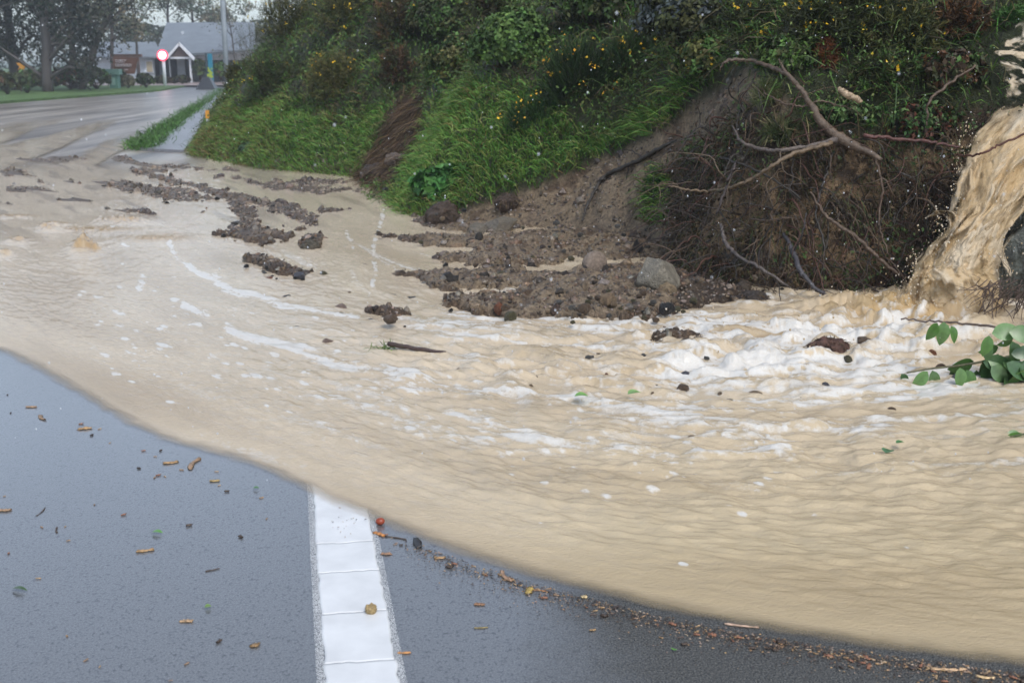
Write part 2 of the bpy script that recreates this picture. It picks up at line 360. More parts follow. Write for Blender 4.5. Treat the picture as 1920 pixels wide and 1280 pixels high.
tag(mesh('verge', np.vstack([V, V2]), [np.arange(n)[None], np.array([[i, i+n, (i+1) % n+n, (i+1) % n] for i in range(n)])], M['turf'], smooth=False), kind='structure')
M['paving'] = simple('pinkish_paving', (.34, .27, .25), .4, .15, 1, .2, .01)
sheet('forecourt', [(-36, 63), (-17, 62.5), (-10, 66), (-8, 90), (-40, 90)], .09, M['paving'])

# ---------------------------------------------------------------- hillside mesh
pxs = np.concatenate([np.linspace(-900, 250, 40)[:-1], np.linspace(250, 1990, 760), np.linspace(1990, 3300, 60)[1:]])
Y0 = np.interp(pxs, [-900, 250, 330, 560, 670, 735, 800, 1000, 1150, 1300, 1400, 1700, 1920, 2100, 3300], [60, 22, 16.5, 14.4, 13.2, 10.8, 9.9, 9.3, 8.5, 7.2, 6.7, 6.6, 6.4, 5.6, 2.5])
rows = np.concatenate([np.linspace(0, 1, 170)[:-1], 1+np.linspace(0, 1, 190)[:-1], 2+np.linspace(0, 1, 90)**1.6])
r = rows[:, None]; y0 = Y0[None]-.35
wd_ = np.interp(pxs, [-900, 330, 1000, 1300, 3300], [6, 4, 3, 1.2, 1.2])[None]
near = np.interp(pxs, [-900, 2000, 3300], [4.4, 4.4, 1])[None]
Yg = np.where(r <= 1, near*(y0/near)**np.clip(r, 0, 1), np.where(r <= 2, y0+wd_*(r-1), y0+wd_+(r-2)*np.maximum(22, 1.2*y0)))
Xg = Yg*((pxs-960)/F*1.03)[None]
Zg, Dg = terrain(Xg, Yg)
pxg, pyg = proj(Xg, Yg, Zg)
soil = np.stack([np.full(Xg.shape, v) for v in (.12, .08, .05)], -1)
def mixc(c, col, m): return c*(1-m[..., None])+np.array(col)*m[..., None]
nz = fbm(Xg*4, Zg*5+Yg, 4, 70); nz2 = fbm(Xg*12, Yg*9+Zg*7, 3, 71)
soil = mixc(soil, (.20, .15, .105), ss(.5, .75, nz))                    # paler clay
soil = mixc(soil, (.055, .036, .024), ss(.5, .7, nz2)*.8)
slip = ss(-12, 12, poly_sd(pxg+18*(nz2-.5), pyg, SLIP)); soil = mixc(soil, (.30, .225, .145), slip*.8*ss(.25, .55, nz2))
sca = ss(-10, 15, poly_sd(pxg, pyg, SCARP)); soil = mixc(soil, (.045, .03, .02), sca*.8); soil = mixc(soil, (.30, .20, .115), sca*ss(.57, .68, nz)*.85)  # dark scarp soil, the undercut's shade put into the colour too
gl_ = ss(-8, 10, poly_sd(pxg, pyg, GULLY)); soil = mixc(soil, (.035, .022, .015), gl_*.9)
bar = (Dg < .05).astype(float)*ss(9, 12, Yg); soil = mixc(soil, (.16, .12, .085), bar*.8)
veg = ss(0, .25, Dg)*(1-slip)*(1-sca)*(1-gl_); soil = mixc(soil, (.028, .040, .014), veg*.9)
M['soil'] = colmat('wet_clay', .4, .5, 38, 1, .03, spec=.45)
Xd = Xg+ss(0, .2, Dg)*sca*(fbm(Yg*5+Zg*3, Zg*6, 3, 77)-.5)*.12
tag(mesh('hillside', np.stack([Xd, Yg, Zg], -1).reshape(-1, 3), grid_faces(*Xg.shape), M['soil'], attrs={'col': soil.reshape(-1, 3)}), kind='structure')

# ---------------------------------------------------------------- muddy water
SHORE = [(-900, 560), (-300, 600), (0, 660), (70, 697), (150, 745), (230, 795), (300, 825), (380, 848), (450, 868), (510, 893), (560, 917), (600, 940), (690, 975), (780, 1012), (900, 1055),
         (1000, 1085), (1100, 1112), (1200, 1138), (1300, 1160), (1400, 1178), (1500, 1196), (1600, 1212), (1700, 1226), (1920, 1254), (2300, 1300), (3000, 1400)]
STR = [[(1790, 560), (1620, 610), (1400, 620), (1200, 615), (950, 610), (700, 590), (560, 572), (430, 545), (350, 505), (305, 462), (200, 400)],
       [(1950, 700), (1600, 745), (1300, 762), (1000, 742), (800, 722), (640, 675), (520, 648), (430, 618), (370, 580), (280, 520), (230, 470), (100, 410)],
       [(2100, 850), (1500, 885), (1200, 870), (900, 838), (700, 770), (500, 690), (330, 600), (200, 540), (0, 480)],
       [(2300, 1020), (1500, 1010), (1000, 960), (700, 860), (400, 730), (100, 600)],
       SHORE[::-1][2:-2],
       [(760, 600), (705, 540), (690, 480), (640, 420), (520, 350), (350, 300), (200, 270)],
       [(1300, 500), (1000, 500), (800, 500), (700, 470), (600, 430), (450, 350)], [(1200, 430), (900, 442), (740, 420), (640, 360), (400, 300)]]
pw = np.concatenate([np.linspace(-700, -60, 60)[:-1], np.linspace(-60, 1980, 900), np.linspace(1980, 2900, 90)[1:]])
qy = np.concatenate([np.linspace(222, 300, 60)[:-1], np.linspace(300, 1285, 640)[:-1], np.linspace(1285, 1700, 60)])
Yw = at(np.full(qy.shape, 960.), qy)[:, 1]
PX, QY = np.meshgrid(pw, qy); Wp = at(PX, QY); XW, YW = Wp[..., 0], Wp[..., 1]
# flow direction field on a coarse grid, from the traced streaks
gx = np.linspace(-9, 7, 150); gy = np.linspace(1, 22, 200); GX, GY = np.meshgrid(gx, gy)
sx_ = np.zeros(GX.shape); sy_ = np.zeros(GX.shape); sw = np.zeros(GX.shape)
for S in STR:
    Q = at(np.array([p[0] for p in S]), np.array([p[1] for p in S]))[:, :2]
    Q = spline(np.hstack([Q, np.zeros((len(Q), 1))]), 50)[:, :2]
    dd = np.diff(Q, axis=0); L = np.linalg.norm(dd, axis=1); mid = (Q[1:]+Q[:-1])/2
    for (mx_, my_), (dx_, dy_), l in zip(mid, dd, L):
        wgt = l/(((GX-mx_)**2+(GY-my_)**2)+.03)**1.5; sx_ += wgt*dx_/l; sy_ += wgt*dy_/l; sw += wgt
nrm = np.hypot(sx_, sy_)+1e-9; DX, DY = sx_/nrm, sy_/nrm
def bil(A, x, y):
    u = np.clip((x-gx[0])/(gx[1]-gx[0]), 0, len(gx)-1.001); v = np.clip((y-gy[0])/(gy[1]-gy[0]), 0, len(gy)-1.001)
    i = u.astype(int); j = v.astype(int); u = u-i; v = v-j
    return (A[j, i]*(1-u)+A[j, i+1]*u)*(1-v)+(A[j+1, i]*(1-u)+A[j+1, i+1]*u)*v
def lic(fn, step, n):
    acc = fn(XW, YW); k = 1
    for sg in (1, -1):
        x, y = XW.copy(), YW.copy()
        for i in range(n):
            x, y = x+sg*step*bil(DX, x, y), y+sg*step*bil(DY, x, y); acc = acc+fn(x, y)*(1-i/(n+1)); k += 1-i/(n+1)
    return acc/k
def norm(a): return (a-a.mean())/a.std()
L1 = norm(lic(lambda x, y: fbm(x*11, y*11, 2, 101), .05, 9))       # foam streaks
L2 = norm(lic(lambda x, y: fbm(x*34, y*34, 2, 102), .010, 3))          # fine ripples
L3 = norm(lic(lambda x, y: fbm(x*11, y*11, 3, 103), .016, 4))           # chop
L4 = norm(lic(lambda x, y: vn(x*75, y*75, 104), .006, 5))
sd_, sg_ = pl_dist(XW, YW, at(np.array([p[0] for p in SHORE]), np.array([p[1] for p in SHORE]))[:, :2])
depth = sd_*sg_                                                      # metres inside the water's edge
def band(S, wpx, x0, x1, e=80):
    d, _ = pl_dist(PX, QY*1.0, S); return np.exp(-(d/wpx)**2)*ss(x0-e, x0+e, PX)*ss(x1+e, x1-e, PX)
turb = np.exp(-(((PX-1700)/330)**2+((QY-630)/80)**2))
turb = np.maximum(turb, .75*np.exp(-(((PX-1400)/330)**2+((QY-665)/75)**2)))
turb = np.maximum(turb, .5*np.exp(-(((PX-1150)/420)**2+((QY-690)/80)**2)))
turb = np.maximum(turb, .22*np.exp(-(((PX-1500)/700)**2+((QY-860)/110)**2)))
env = .95*band([(1760, 610), (1500, 640), (1300, 610), (1150, 608), (950, 605), (740, 612)], 22, 760, 1750)
env += .9*band([(1780, 700), (1500, 690), (1350, 700), (1150, 725)], 32, 1250, 1780)
env += .75*band([(1760, 745), (1500, 765), (1300, 775), (1000, 745), (860, 735), (700, 700), (560, 665), (430, 622)], 20, 470, 1760)
env += .55*band([(1250, 650), (1000, 652), (760, 640)], 14, 760, 1250)
env += .6*band([(1500, 850), (1250, 862), (1050, 845), (860, 790), (700, 720)], 22, 720, 1500)
env += .55*band([(1700, 800), (1450, 830), (1200, 800)], 22, 1200, 1700)
env += .8*np.exp(-(((PX-1700)/90)**2+((QY-740)/22)**2))+.6*np.exp(-(((PX-1850)/60)**2+((QY-720)/20)**2))
env += 1.2*np.exp(-(((PX-1370)/120)**2+((QY-690)/22)**2))+.5*np.exp(-(((PX-1300)/70)**2+((QY-615)/22)**2))
thin = .0*PX
for S, wv, g in [([(318, 462), (330, 485), (375, 520), (400, 530)], 5, 1.1), ([(405, 530), (425, 548)], 9, 1.1), ([(437, 555), (480, 560), (530, 580), (600, 592), (670, 600)], 6, 1.2),
              ([(345, 580), (390, 597)], 6, 1.1), ([(428, 620), (440, 635), (500, 648), (570, 660), (620, 690), (690, 700)], 7, 1.25), ([(345, 616), (375, 617)], 4, .8),
              ([(560, 668), (600, 680)], 12, .8), ([(692, 560), (705, 520), (700, 470), (720, 400)], 5, .75), ([(660, 460), (650, 440)], 7, .6), ([(720, 600), (840, 606)], 8, .7),
              ([(270, 525), (262, 545)], 7, .9), ([(265, 700), (300, 712)], 5, .3)]:
    d, _ = pl_dist(PX, QY, S); thin = np.maximum(thin, 1.15*g*np.exp(-(d/(wv*1.35))**2))
pat = [(210, 430, 8, 4), (235, 465, 9, 5), (232, 500, 10, 5), (218, 592, 9, 5), (225, 545, 7, 4), (305, 655, 12, 5), (240, 668, 8, 4), (402, 675, 14, 6), (450, 690, 9, 4), (408, 715, 12, 6), (300, 625, 7, 4),
       (480, 715, 14, 6), (572, 728, 12, 5), (600, 755, 15, 6), (520, 740, 8, 4), (640, 740, 14, 5), (690, 768, 16, 6), (760, 775, 14, 6), (600, 770, 13, 5), (800, 790, 18, 6), (770, 812, 15, 7), (850, 813, 14, 6), (910, 830, 24, 8),
       (500, 770, 6, 3), (290, 552, 7, 4), (325, 570, 8, 5), (700, 735, 15, 5), (740, 700, 20, 6), (460, 660, 8, 4), (190, 610, 6, 3), (120, 640, 5, 3), (150, 560, 5, 3), (1440, 915, 12, 5), (1390, 975, 12, 4), (1700, 1040, 10, 4), (1525, 975, 9, 4)]
for cx, cy, rx, ry in pat: thin = np.maximum(thin, 1.05*np.exp(-(((PX-cx)/(rx*1.15))**2+((QY-cy-.22*(PX-cx))/ry)**2)))
# many more soft clots of foam, thinning towards the left
for i in range(330):
    cx = rng.uniform(150, 1500); cy = rng.normal(600+.17*cx if cx < 900 else 790+.05*cx, 65)
    rx = rng.uniform(4, 13)*(.6+cy/1300); thin_ = rng.uniform(.35, .95)
    sl_ = (np.abs(PX[0]-cx) < 40).nonzero()[0]; sj = (np.abs(QY[:, 0]-cy) < 20).nonzero()[0]
    if len(sl_) and len(sj):
        A = np.ix_(sj, sl_); thin[A] = np.maximum(thin[A], 1.25*thin_*np.exp(-(((PX[A]-cx)/rx)**2+((QY[A]-cy-.15*(PX[A]-cx))/(rx*.36))**2)))
L5 = norm(fbm(XW*9+L3*.6, YW*9, 3, 105))
L6 = norm(lic(lambda x, y: fbm(x*30, y*30, 2, 106), .022, 8))      # fine lacy streaks
L7 = norm(fbm(XW*34+L4*.4, YW*34, 3, 107)); L9 = norm(lic(lambda x, y: fbm(x*4, y*4, 3, 109), .07, 8)); L8 = norm(lic(lambda x, y: ridg(x*6.5, y*6.5, 3, 108), .018, 3))
env2 = env+.42*turb*ss(400, 1500, PX)+.16*ss(560, 640, QY)*ss(900, 760, QY)*ss(350, 900, PX)
lace = np.clip(.5+.30*L6+.24*L7+.12*L5+.12*L1, 0, 1.3)
foam = ss(.34, 1.25, env2*(.26+1.15*lace)+.12*L8*ss(.05, .4, env2))*.93
foam = np.maximum(foam, .92*ss(.28, 1.25, thin*(.5+1.0*lace)))
foam = np.maximum(foam, ss(.62, 1.3, lace+.12*L1)*.6*ss(.03, .3, turb))
foam = np.maximum(foam, ss(.72, 1.3, lace+.16*L1)*.5*ss(520, 620, QY)*ss(960, 780, QY)*ss(200, 700, PX))
L10 = norm(lic(lambda x, y: fbm(x*13, y*13, 2, 110), .075, 13))
foam = np.maximum(foam, .8*ss(.65, 2.3, L10+.25*L7)*ss(470, 600, QY+.12*PX)*ss(940, 800, QY-.02*PX)*ss(150, 600, PX))
foam = np.clip(foam, 0, 1)
# swirling brown surges at the far left and under the fall
br = .9*np.exp(-(((PX-1690)/130)**2+((QY-590)/26)**2))
surge = 0*PX
for cx, cy, rx, ry, hgt in [(148, 470, 15, 8, .08), (172, 472, 16, 7, .065), (160, 462, 9, 5, .05), (10, 481, 12, 5, .05), (35, 456, 18, 5, .04), (230, 418, 42, 6, .045), (105, 427, 26, 4, .04), (90, 434, 16, 4, .04), (20, 410, 40, 3, .02), (180, 436, 70, 5, .02), (300, 452, 60, 6, .015),
                     (-60, 470, 20, 6, .06), (1630, 578, 60, 10, .05), (1700, 570, 45, 12, .06), (1560, 590, 40, 8, .04), (1780, 583, 35, 12, .05)]:
    g = np.exp(-(((PX-cx)/rx)**2+((QY-cy)/ry)**2)); surge += .62*hgt*g**.6*(.15+1.5*ridg(XW*15, YW*15, 4, 120)**1.5); br = np.maximum(br, g*.85 if cx < 1000 else g*.6)
waterc = np.stack([np.full(PX.shape, v) for v in (.565, .455, .315)], -1)
waterc = mixc(waterc, (.60, .50, .37), ss(760, 560, QY)*ss(1000, 500, PX)*.8)  # paler at the left: sky sheen put into the water colour
waterc = mixc(waterc, (.30, .24, .185), ss(.2, 1.8, L1)*ss(480, 400, QY)*ss(760, 640, PX)*.6)
waterc = mixc(waterc, (.48, .375, .225), ss(650, 1100, QY)*ss(500, 1300, PX))
waterc = mixc(waterc, (.44, .28, .11), np.clip(1.3*br*(.85+.15*L5), 0, 1)*(1-.75*foam))
waterc = mixc(waterc, (.50, .37, .21), ss(.3, 1.8, L5)*ss(.15, .6, turb)*.7)
waterc = waterc*(1-.055*L9-.02*L6)[..., None]*np.stack([1+0*L9, 1-.008*L9, 1-.02*L9], -1)
waterc = mixc(waterc, (.36, .27, .15), ss(.3, 2, L8)*ss(.05, .4, turb)*.55)
zw = .016*ss(0, .5, depth)
amp = .0016+.0035*ss(.2, 1.5, depth)
zw = zw+.0016*L2*ss(.02, .5, depth)*(.5+.9*ss(400, 1100, PX)*ss(550, 900, QY))+.0007*L4*ss(0, .3, depth)+.0026*L3*ss(.15, 1.2, depth)*(.25+.9*ss(500, 1300, PX))
zw = zw+turb*(.015*L3+.024*L8+.006*L1+.008*L5+.004*L2+.0035*L7)+surge+.0015*foam
zw = zw*ss(24, 9, YW)**.5
# thin far films break up into wheel tracks
trk = vn((XW+.21*YW)*1.6, YW*.12, 140)+.35*fbm((XW+.21*YW)*5, YW*.5, 3, 141)
farw = ss(330, 290, QY)
depth = depth+.012*(fbm(XW*7, YW*7, 3, 150)-.5)+.004*L2
alpha = .25*ss(-.004, .02, depth)+.75*ss(.006, .085, depth)
alpha = alpha*(1-farw*ss(.50, .75, trk))
alpha = alpha*ss(27, 17, YW+3.5*(trk-.6)*4)
zw = np.maximum(zw+.006*ss(0, .2, depth), .0038)
keep = (depth > -.03)
Fw = grid_faces(*PX.shape); kf = keep.ravel()[Fw].all(1); kx = (XW.ravel()[Fw] < 6).all(1)
# drop the water hidden under the hill
tzv, tdv = terrain(XW, YW, False); kd = (tdv.ravel()[Fw] < 1.0).any(1); Fw = Fw[kf & kx & kd]
m, t, b = newmat('muddy_water'); M['water'] = m
a = attr(t, 'col'); fo = attr(t, 'foam'); al = attr(t, 'alpha')
tc = N(t, 'ShaderNodeTexCoord'); n = noise(t, 130, 5, .7, tc.outputs['Object']); n_ = noise(t, 32, 4, .6, tc.outputs['Object'])
f1 = N(t, 'ShaderNodeMath', operation='MULTIPLY_ADD'); t.links.new(n.outputs[0], f1.inputs[0]); f1.inputs[1].default_value = .55; t.links.new(fo.outputs['Fac'], f1.inputs[2])
f2 = N(t, 'ShaderNodeMath', operation='MULTIPLY_ADD'); t.links.new(n_.outputs[0], f2.inputs[0]); f2.inputs[1].default_value = .45; t.links.new(f1.outputs[0], f2.inputs[2])
vb = N(t, 'ShaderNodeTexVoronoi', Scale=160.0); t.links.new(tc.outputs['Object'], vb.inputs['Vector']); f3 = N(t, 'ShaderNodeMath', operation='MULTIPLY_ADD'); t.links.new(vb.outputs['Distance'], f3.inputs[0]); f3.inputs[1].default_value = -.22; t.links.new(f2.outputs[0], f3.inputs[2])
ff = ramp(t, f3.outputs[0], .58, 1.42)
c = mix(t, ff, a.outputs['Color'], (.70, .675, .625))
t.links.new(c, b.inputs['Base Color'])
rr = N(t, 'ShaderNodeMapRange'); t.links.new(ff, rr.inputs[0]); rr.inputs[3].default_value = .09; rr.inputs[4].default_value = .5
t.links.new(rr.outputs[0], b.inputs['Roughness']); b.inputs['IOR'].default_value = 1.33
t.links.new(al.outputs['Fac'], b.inputs['Alpha']); b.inputs['Coat Weight'].default_value = .34; b.inputs['Coat Roughness'].default_value = .05; b.inputs['Coat IOR'].default_value = 1.4
mp = N(t, 'ShaderNodeMapping'); mp.inputs['Rotation'].default_value = (0, 0, .55); mp.inputs['Scale'].default_value = (1, 2.6, 1); t.links.new(tc.outputs['Object'], mp.inputs[0])
n5 = noise(t, 60, 5, .6, mp.outputs[0]); n6 = noise(t, 170, 3, .6, mp.outputs[0]); sm = N(t, 'ShaderNodeMath', operation='MULTIPLY_ADD'); t.links.new(n6.outputs[0], sm.inputs[0]); sm.inputs[1].default_value = .35; t.links.new(n5.outputs[0], sm.inputs[2]); bump(t, b, sm.outputs[0], .7, .009)
wat = mesh('water', np.stack([XW, YW, zw], -1).reshape(-1, 3), Fw, m, attrs={'col': waterc.reshape(-1, 3), 'foam': foam.ravel(), 'alpha': alpha.ravel()})
tag(wat, kind='structure')
# ---------------------------------------------------------------- sampling points on the hillside
A_, B_, C_ = [np.stack([Xg, Yg, Zg], -1)[a:Xg.shape[0]-1+a, b:Xg.shape[1]-1+b] for a, b in ((0, 0), (1, 0), (0, 1))]
NRM = np.cross(C_-A_, B_-A_); AREA = np.linalg.norm(NRM, axis=2); NRM = NRM/(AREA[..., None]+1e-12); NRM *= np.sign(NRM[..., 2:3]+1e-9)
cpx, cpy, cD, cY = pxg[:-1, :-1], pyg[:-1, :-1], Dg[:-1, :-1], Yg[:-1, :-1]
def sample(n, mask, pw_=1.0):
    wt = (AREA*mask/np.maximum(cY, 3)**pw_).ravel(); k = rng.choice(wt.size, n, p=wt/wt.sum())
    i, j = np.unravel_index(k, AREA.shape); u, v = rng.random((2, n, 1))
    return A_[i, j]+(B_[i, j]-A_[i, j])*u+(C_[i, j]-A_[i, j])*v, NRM[i, j], cpx[i, j], cpy[i, j]
def unit(v): return v/(np.linalg.norm(v, axis=-1, keepdims=True)+1e-9)
def rdir(n): return unit(rng.normal(size=(n, 3)))
def blades(mb, P, D, L, Wd, col, droop=.6):
    n = len(P); L = np.broadcast_to(L, (n,))[:, None]; Wd = np.broadcast_to(Wd, (n,))[:, None]
    s = unit(np.cross(D, rdir(n)))*Wd/2; g = np.array([0, 0, -1.])*L*droop
    p1 = P+D*L*.55+g*.18; p2 = P+D*L+g*.62
    V = np.stack([P-s, P+s, p1+s*.8, p1-s*.8, p2], 1).reshape(-1, 3); b = np.arange(n)[:, None]*5
    mb.add(V, [b+np.array([[0, 1, 2, 3]]), b+np.array([[3, 2, 4]])], np.repeat(col, 5, 0))
def leaves(mb, P, Nn, size, col, asp=.55, fold=.25):
    n = len(P); size = np.broadcast_to(size, (n,))[:, None]
    t_ = unit(np.cross(Nn, rdir(n))); q = np.cross(Nn, t_)
    V = np.stack([P-t_*size*.5, P+q*size*asp*.5+Nn*size*fold*.5, P+t_*size*.5, P-q*size*asp*.5+Nn*size*fold*.5], 1).reshape(-1, 3)
    mb.add(V, np.arange(4*n).reshape(-1, 4), np.repeat(col, 4, 0))
def pal(n, cols, jit=.25):
    c = np.array(cols)[rng.integers(0, len(cols), n)]; return c*(1+jit*(rng.random((n, 1))*2-1))*(1+.12*(rng.random((n, 3))-.5))
inb = (cD > .0)
gm = np.full(cpx.shape, -50.)
for P in GRASS: gm = np.maximum(gm, poly_sd(cpx, cpy, P))
slp = poly_sd(cpx, cpy, SLIP); scp = poly_sd(cpx, cpy, SCARP); gul = poly_sd(cpx, cpy, GULLY)
bare = np.maximum(ss(-15, 10, np.maximum(slp, np.maximum(scp, gul))), 1.0*((cpx > 1878) & (cpy > 60) & (cpy < 205)))
gmask = ss(-25, 8, gm+30*(nz[:-1, :-1]-.5))*inb*(1-bare)
gmask = np.maximum(gmask, ss(-6, 6, poly_sd(cpx, cpy, GRASS[2]))*.8)
# grass
mb = MB(); n = 80000; P, Nn, x_, y_ = sample(n, (gmask+.10*inb*(1-bare)*(cY < 30))*(cpy > -80)*(cpx < 2060), .8)
D = unit(Nn*.5+np.array([0, 0, .55])+rdir(n)*.45)
c = pal(n, [(.09, .235, .04), (.14, .27, .05), (.07, .18, .033), (.18, .28, .06), (.21, .23, .07)])
pch = fbm(P[:, 0]*2.2, P[:, 1]*2.2, 3, 200)
dry = (ss(560, 380, x_)*.42+ss(.55, .75, pch)*.3 > rng.random(n)); c[dry] = pal(dry.sum(), [(.20, .15, .06), (.15, .10, .035), (.13, .13, .04)])
blades(mb, P, D, rng.uniform(.09, .26, n)*(.6+.9*pch), rng.uniform(.005, .010, n), c, .9)
tag(mb.build('grass', M['leaf']), 'wet green grass hanging over the roadside bank', 'grass', kind='stuff')
# low leafy cover on the rest of the hill
mb = MB(); n = 90000; vm_ = inb*(1-bare)*(1-.85*ss(-10, 10, gm))
vis = (cpx > -60)*(cpx < 2060)*(cpy > -70)
P, Nn, x_, y_ = sample(n, vm_*vis*(cY < 60), 1.0); k = fbm(P[:, 0]*1.6+P[:, 2], P[:, 1]*1.6, 3, 210)
c = pal(n, [(.04, .085, .022), (.06, .12, .03), (.09, .125, .032), (.03, .05, .017)], .35)
q = k > .55; c[q] = pal(q.sum(), [(.07, .14, .03), (.09, .12, .028), (.11, .17, .05)], .3); q = k < .42; c[q] = pal(q.sum(), [(.03, .022, .012), (.02, .02, .01), (.06, .042, .022)], .3)  # low patches get near-black leaves: shade of the hollows in the colour
leaves(mb, P+Nn*rng.random((n, 1))*(.03+.42*k[:, None]**2), unit(Nn+rdir(n)*.9), rng.uniform(.016, .056, n)*(.5+.75*ss(6.5, 14, P[:, 1])), c)
n = 46000; P, Nn, x_, y_ = sample(n, vm_*vis*(cY < 30), 1.0)
blades(mb, P+Nn*rng.random((n, 1))*.14, unit(Nn*.6+np.array([0, 0, .3])+rdir(n)*.8), rng.uniform(.05, .30, n), rng.uniform(.003, .008, n), pal(n, [(.05, .09, .02), (.12, .10, .045), (.03, .06, .02), (.07, .12, .03), (.07, .05, .03), (.025, .03, .015)], .35), .8)
tag(mb.build('ground_cover', M['leaf']), 'tangled low weeds and creepers covering the hillside', 'ground cover', kind='stuff')

# ---------------------------------------------------------------- bushes
def lumpy(n, R, seed, upper=True):
    d = rdir(n)
    if upper: d[:, 2] = np.where(d[:, 2] < -.35, -d[:, 2], d[:, 2])
    k = .62+.55*fbm(d[:, 0]*2.3+seed, d[:, 1]*2.3+d[:, 2]*1.7, 3, seed); return d*k[:, None]*np.array(R), d
def bush(name, px, py, rpx, rpz, label, cat, cols, flowers=(), nfl=0, ntip=380, per=20, spike=.06, style='spike', off=.0, group=None, at_=None, fsz=.028, wd=.007):
    p = np.array(at_) if at_ is not None else hit(px, py); Y = p[1]
    if at_ is None and style != 'broom' and rpx > 40: rpx *= 1.22; rpz *= 1.2; ntip = int(ntip*1.3)
    R = np.array([rpx*Y/F, min(rpx, rpz)*Y/F*.8, rpz*Y/F]); seed = int(abs(px)+abs(py)) % 97
    base = p.copy(); c0 = np.array([0, -R[1]*.25, R[2]*.15]); root = empty(name, base, label, cat, group)
    T, d = lumpy(ntip, R, seed); T = T*rng.uniform(.55, 1.05, (ntip, 1))+c0
    mb = MB(); b0 = np.array([0, R[1]*.35, -R[2]*.7])
    for i in rng.choice(ntip, min(26, ntip), False):
        e = T[i]*.92; mdl = (b0+e)/2+rng.normal(size=3)*R.mean()*.10; mb.tube(spline([b0+rng.normal(size=3)*.03, mdl, e], 7), np.linspace(.016, .004, 7)*min(1.5, R.mean()*1.6), 5, (.07, .05, .035))
    mb.build('stem', M['bark'], root)
    mb = MB(); tip = np.repeat(T, per, 0); dd = np.repeat(d, per, 0); n = len(tip)
    if style == 'spike':
        ax_ = unit(dd*.9+np.array([0, 0, .5])+np.repeat(rdir(ntip), per, 0)*.5); s_ = rng.random((n, 1))
        P = tip-ax_*s_*R.mean()*.42; D = unit(ax_*.7+rdir(n)*.85); tc_ = np.repeat(pal(ntip, cols, .35), per, 0)*(1+.4*(rng.random((n, 1))-.5))
        blades(mb, P, D, rng.uniform(.6, 1.2, n)*spike, wd, tc_, .1)
    elif style == 'broom':
        ax_ = unit(T-b0+rng.normal(size=T.shape)*.1); axr = np.repeat(ax_, per, 0); s_ = rng.random((n, 1))
        P = tip-axr*s_*R.mean()*.8; D = unit(axr+rdir(n)*.28); tc_ = np.repeat(pal(ntip, cols, .35), per, 0)
        blades(mb, P, D, rng.uniform(.6, 1.2, n)*spike, wd, tc_, .15)
    else:
        P = tip+rdir(n)*R.mean()*.22*rng.random((n, 1)); tc_ = np.repeat(pal(ntip, cols, .35), per, 0)*(1+.5*(rng.random((n, 1))-.5))
        leaves(mb, P, unit(dd+rdir(n)*.8), rng.uniform(.6, 1.3, n)*spike, tc_)
    if nfl:
        q = rng.choice(ntip, nfl); P = np.repeat(T[q]*1.10+np.array([0, -.03, .02]), 4, 0)+rng.normal(size=(nfl*4, 3))*.022
        leaves(mb, P, rdir(nfl*4), rng.uniform(.6, 1.25, nfl*4)*fsz, pal(nfl*4, flowers, .2), .8)
    mb.build('foliage', M['leaf'], root)
    return root
OL = [(.10, .10, .028), (.075, .085, .025), (.14, .13, .04), (.05, .06, .02)]
DK = [(.04, .05, .02), (.055, .065, .025), (.028, .035, .015), (.07, .075, .028)]
GR = [(.065, .13, .03), (.10, .17, .04), (.045, .085, .024)]
BR = [(.10, .055, .03), (.14, .07, .03), (.06, .04, .022), (.045, .03, .018)]
YL = [(.75, .50, .03), (.65, .38, .02), (.8, .58, .06)]
OR = [(.72, .36, .03), (.75, .46, .04)]
bush('gorse_bush', 478, 105, 46, 62, 'dark gorse bush at the far left tip of the bank beside the grey utility pole', 'bush', DK+OL[:1], YL, 10)
bush('gorse_bush', 448, 165, 30, 50, 'dark shaggy gorse hanging at the extreme left end of the bank by the footpath', 'bush', DK+OL[:2], YL, 10)
bush('gorse_bush', 545, 60, 62, 66, 'tall olive gorse bush against the sky on top of the bank', 'bush', OL+DK, YL, 26)
bush('gorse_bush', 520, 165, 62, 52, 'spreading dark green gorse low on the bank under the tallest gorse', 'bush', DK+GR[:1], YL, 8)
bush('gorse_bush', 632, 170, 56, 62, 'yellowish olive gorse bush hanging above the grass with a dark hollow below it', 'bush', OL+[(.13, .12, .04)], YL, 12, 460)
bush('gorse_bush', 655, 45, 72, 62, 'olive gorse bush on the bank top with sparse yellow flowers', 'bush', OL+DK, YL, 26)
bush('scrub_bush', 745, 70, 50, 70, 'brownish twiggy bush in the upper middle of the bank', 'bush', BR+DK+OL[:1])
bush('scrub_bush', 745, 150, 36, 60, 'dead brown scrub hanging over the dark gully', 'bush', BR+DK[:2])
bush('scrub_bush', 835, 55, 62, 56, 'dark green leafy bush right of the brown twiggy bush at the top', 'bush', GR+DK, YL, 10, 380, 20, .05, 'leaf')
bush('scrub_bush', 930, 30, 52, 50, 'deep brown shaded bush under the top of the bank', 'bush', BR[2:]+DK)
bush('scrub_bush', 960, 100, 70, 52, 'mid green leafy creeper bush above the bright grass', 'bush', GR+[(.06, .12, .03)], (), 0, 380, 22, .05, 'leaf')
bush('scrub_bush', 870, 130, 60, 42, 'low mixed green bush left of the broom on the bank', 'bush', GR+OL, (), 0, 300, 22, .05, 'leaf')
bush('broom_bush', 1085, 165, 92, 78, 'large broom bush with orange yellow flowers in the middle of the bank', 'bush', [(.028, .055, .02), (.04, .07, .025), (.02, .04, .015)], OR, 32, 480, 18, .12, 'broom', fsz=.026, wd=.004)
bush('broom_bush', 1000, 235, 66, 52, 'smaller thin stemmed broom leaning over the grass left of the large broom', 'bush', [(.03, .07, .022), (.045, .09, .03)], OR, 10, 260, 12, .11, 'broom', fsz=.028, wd=.004)
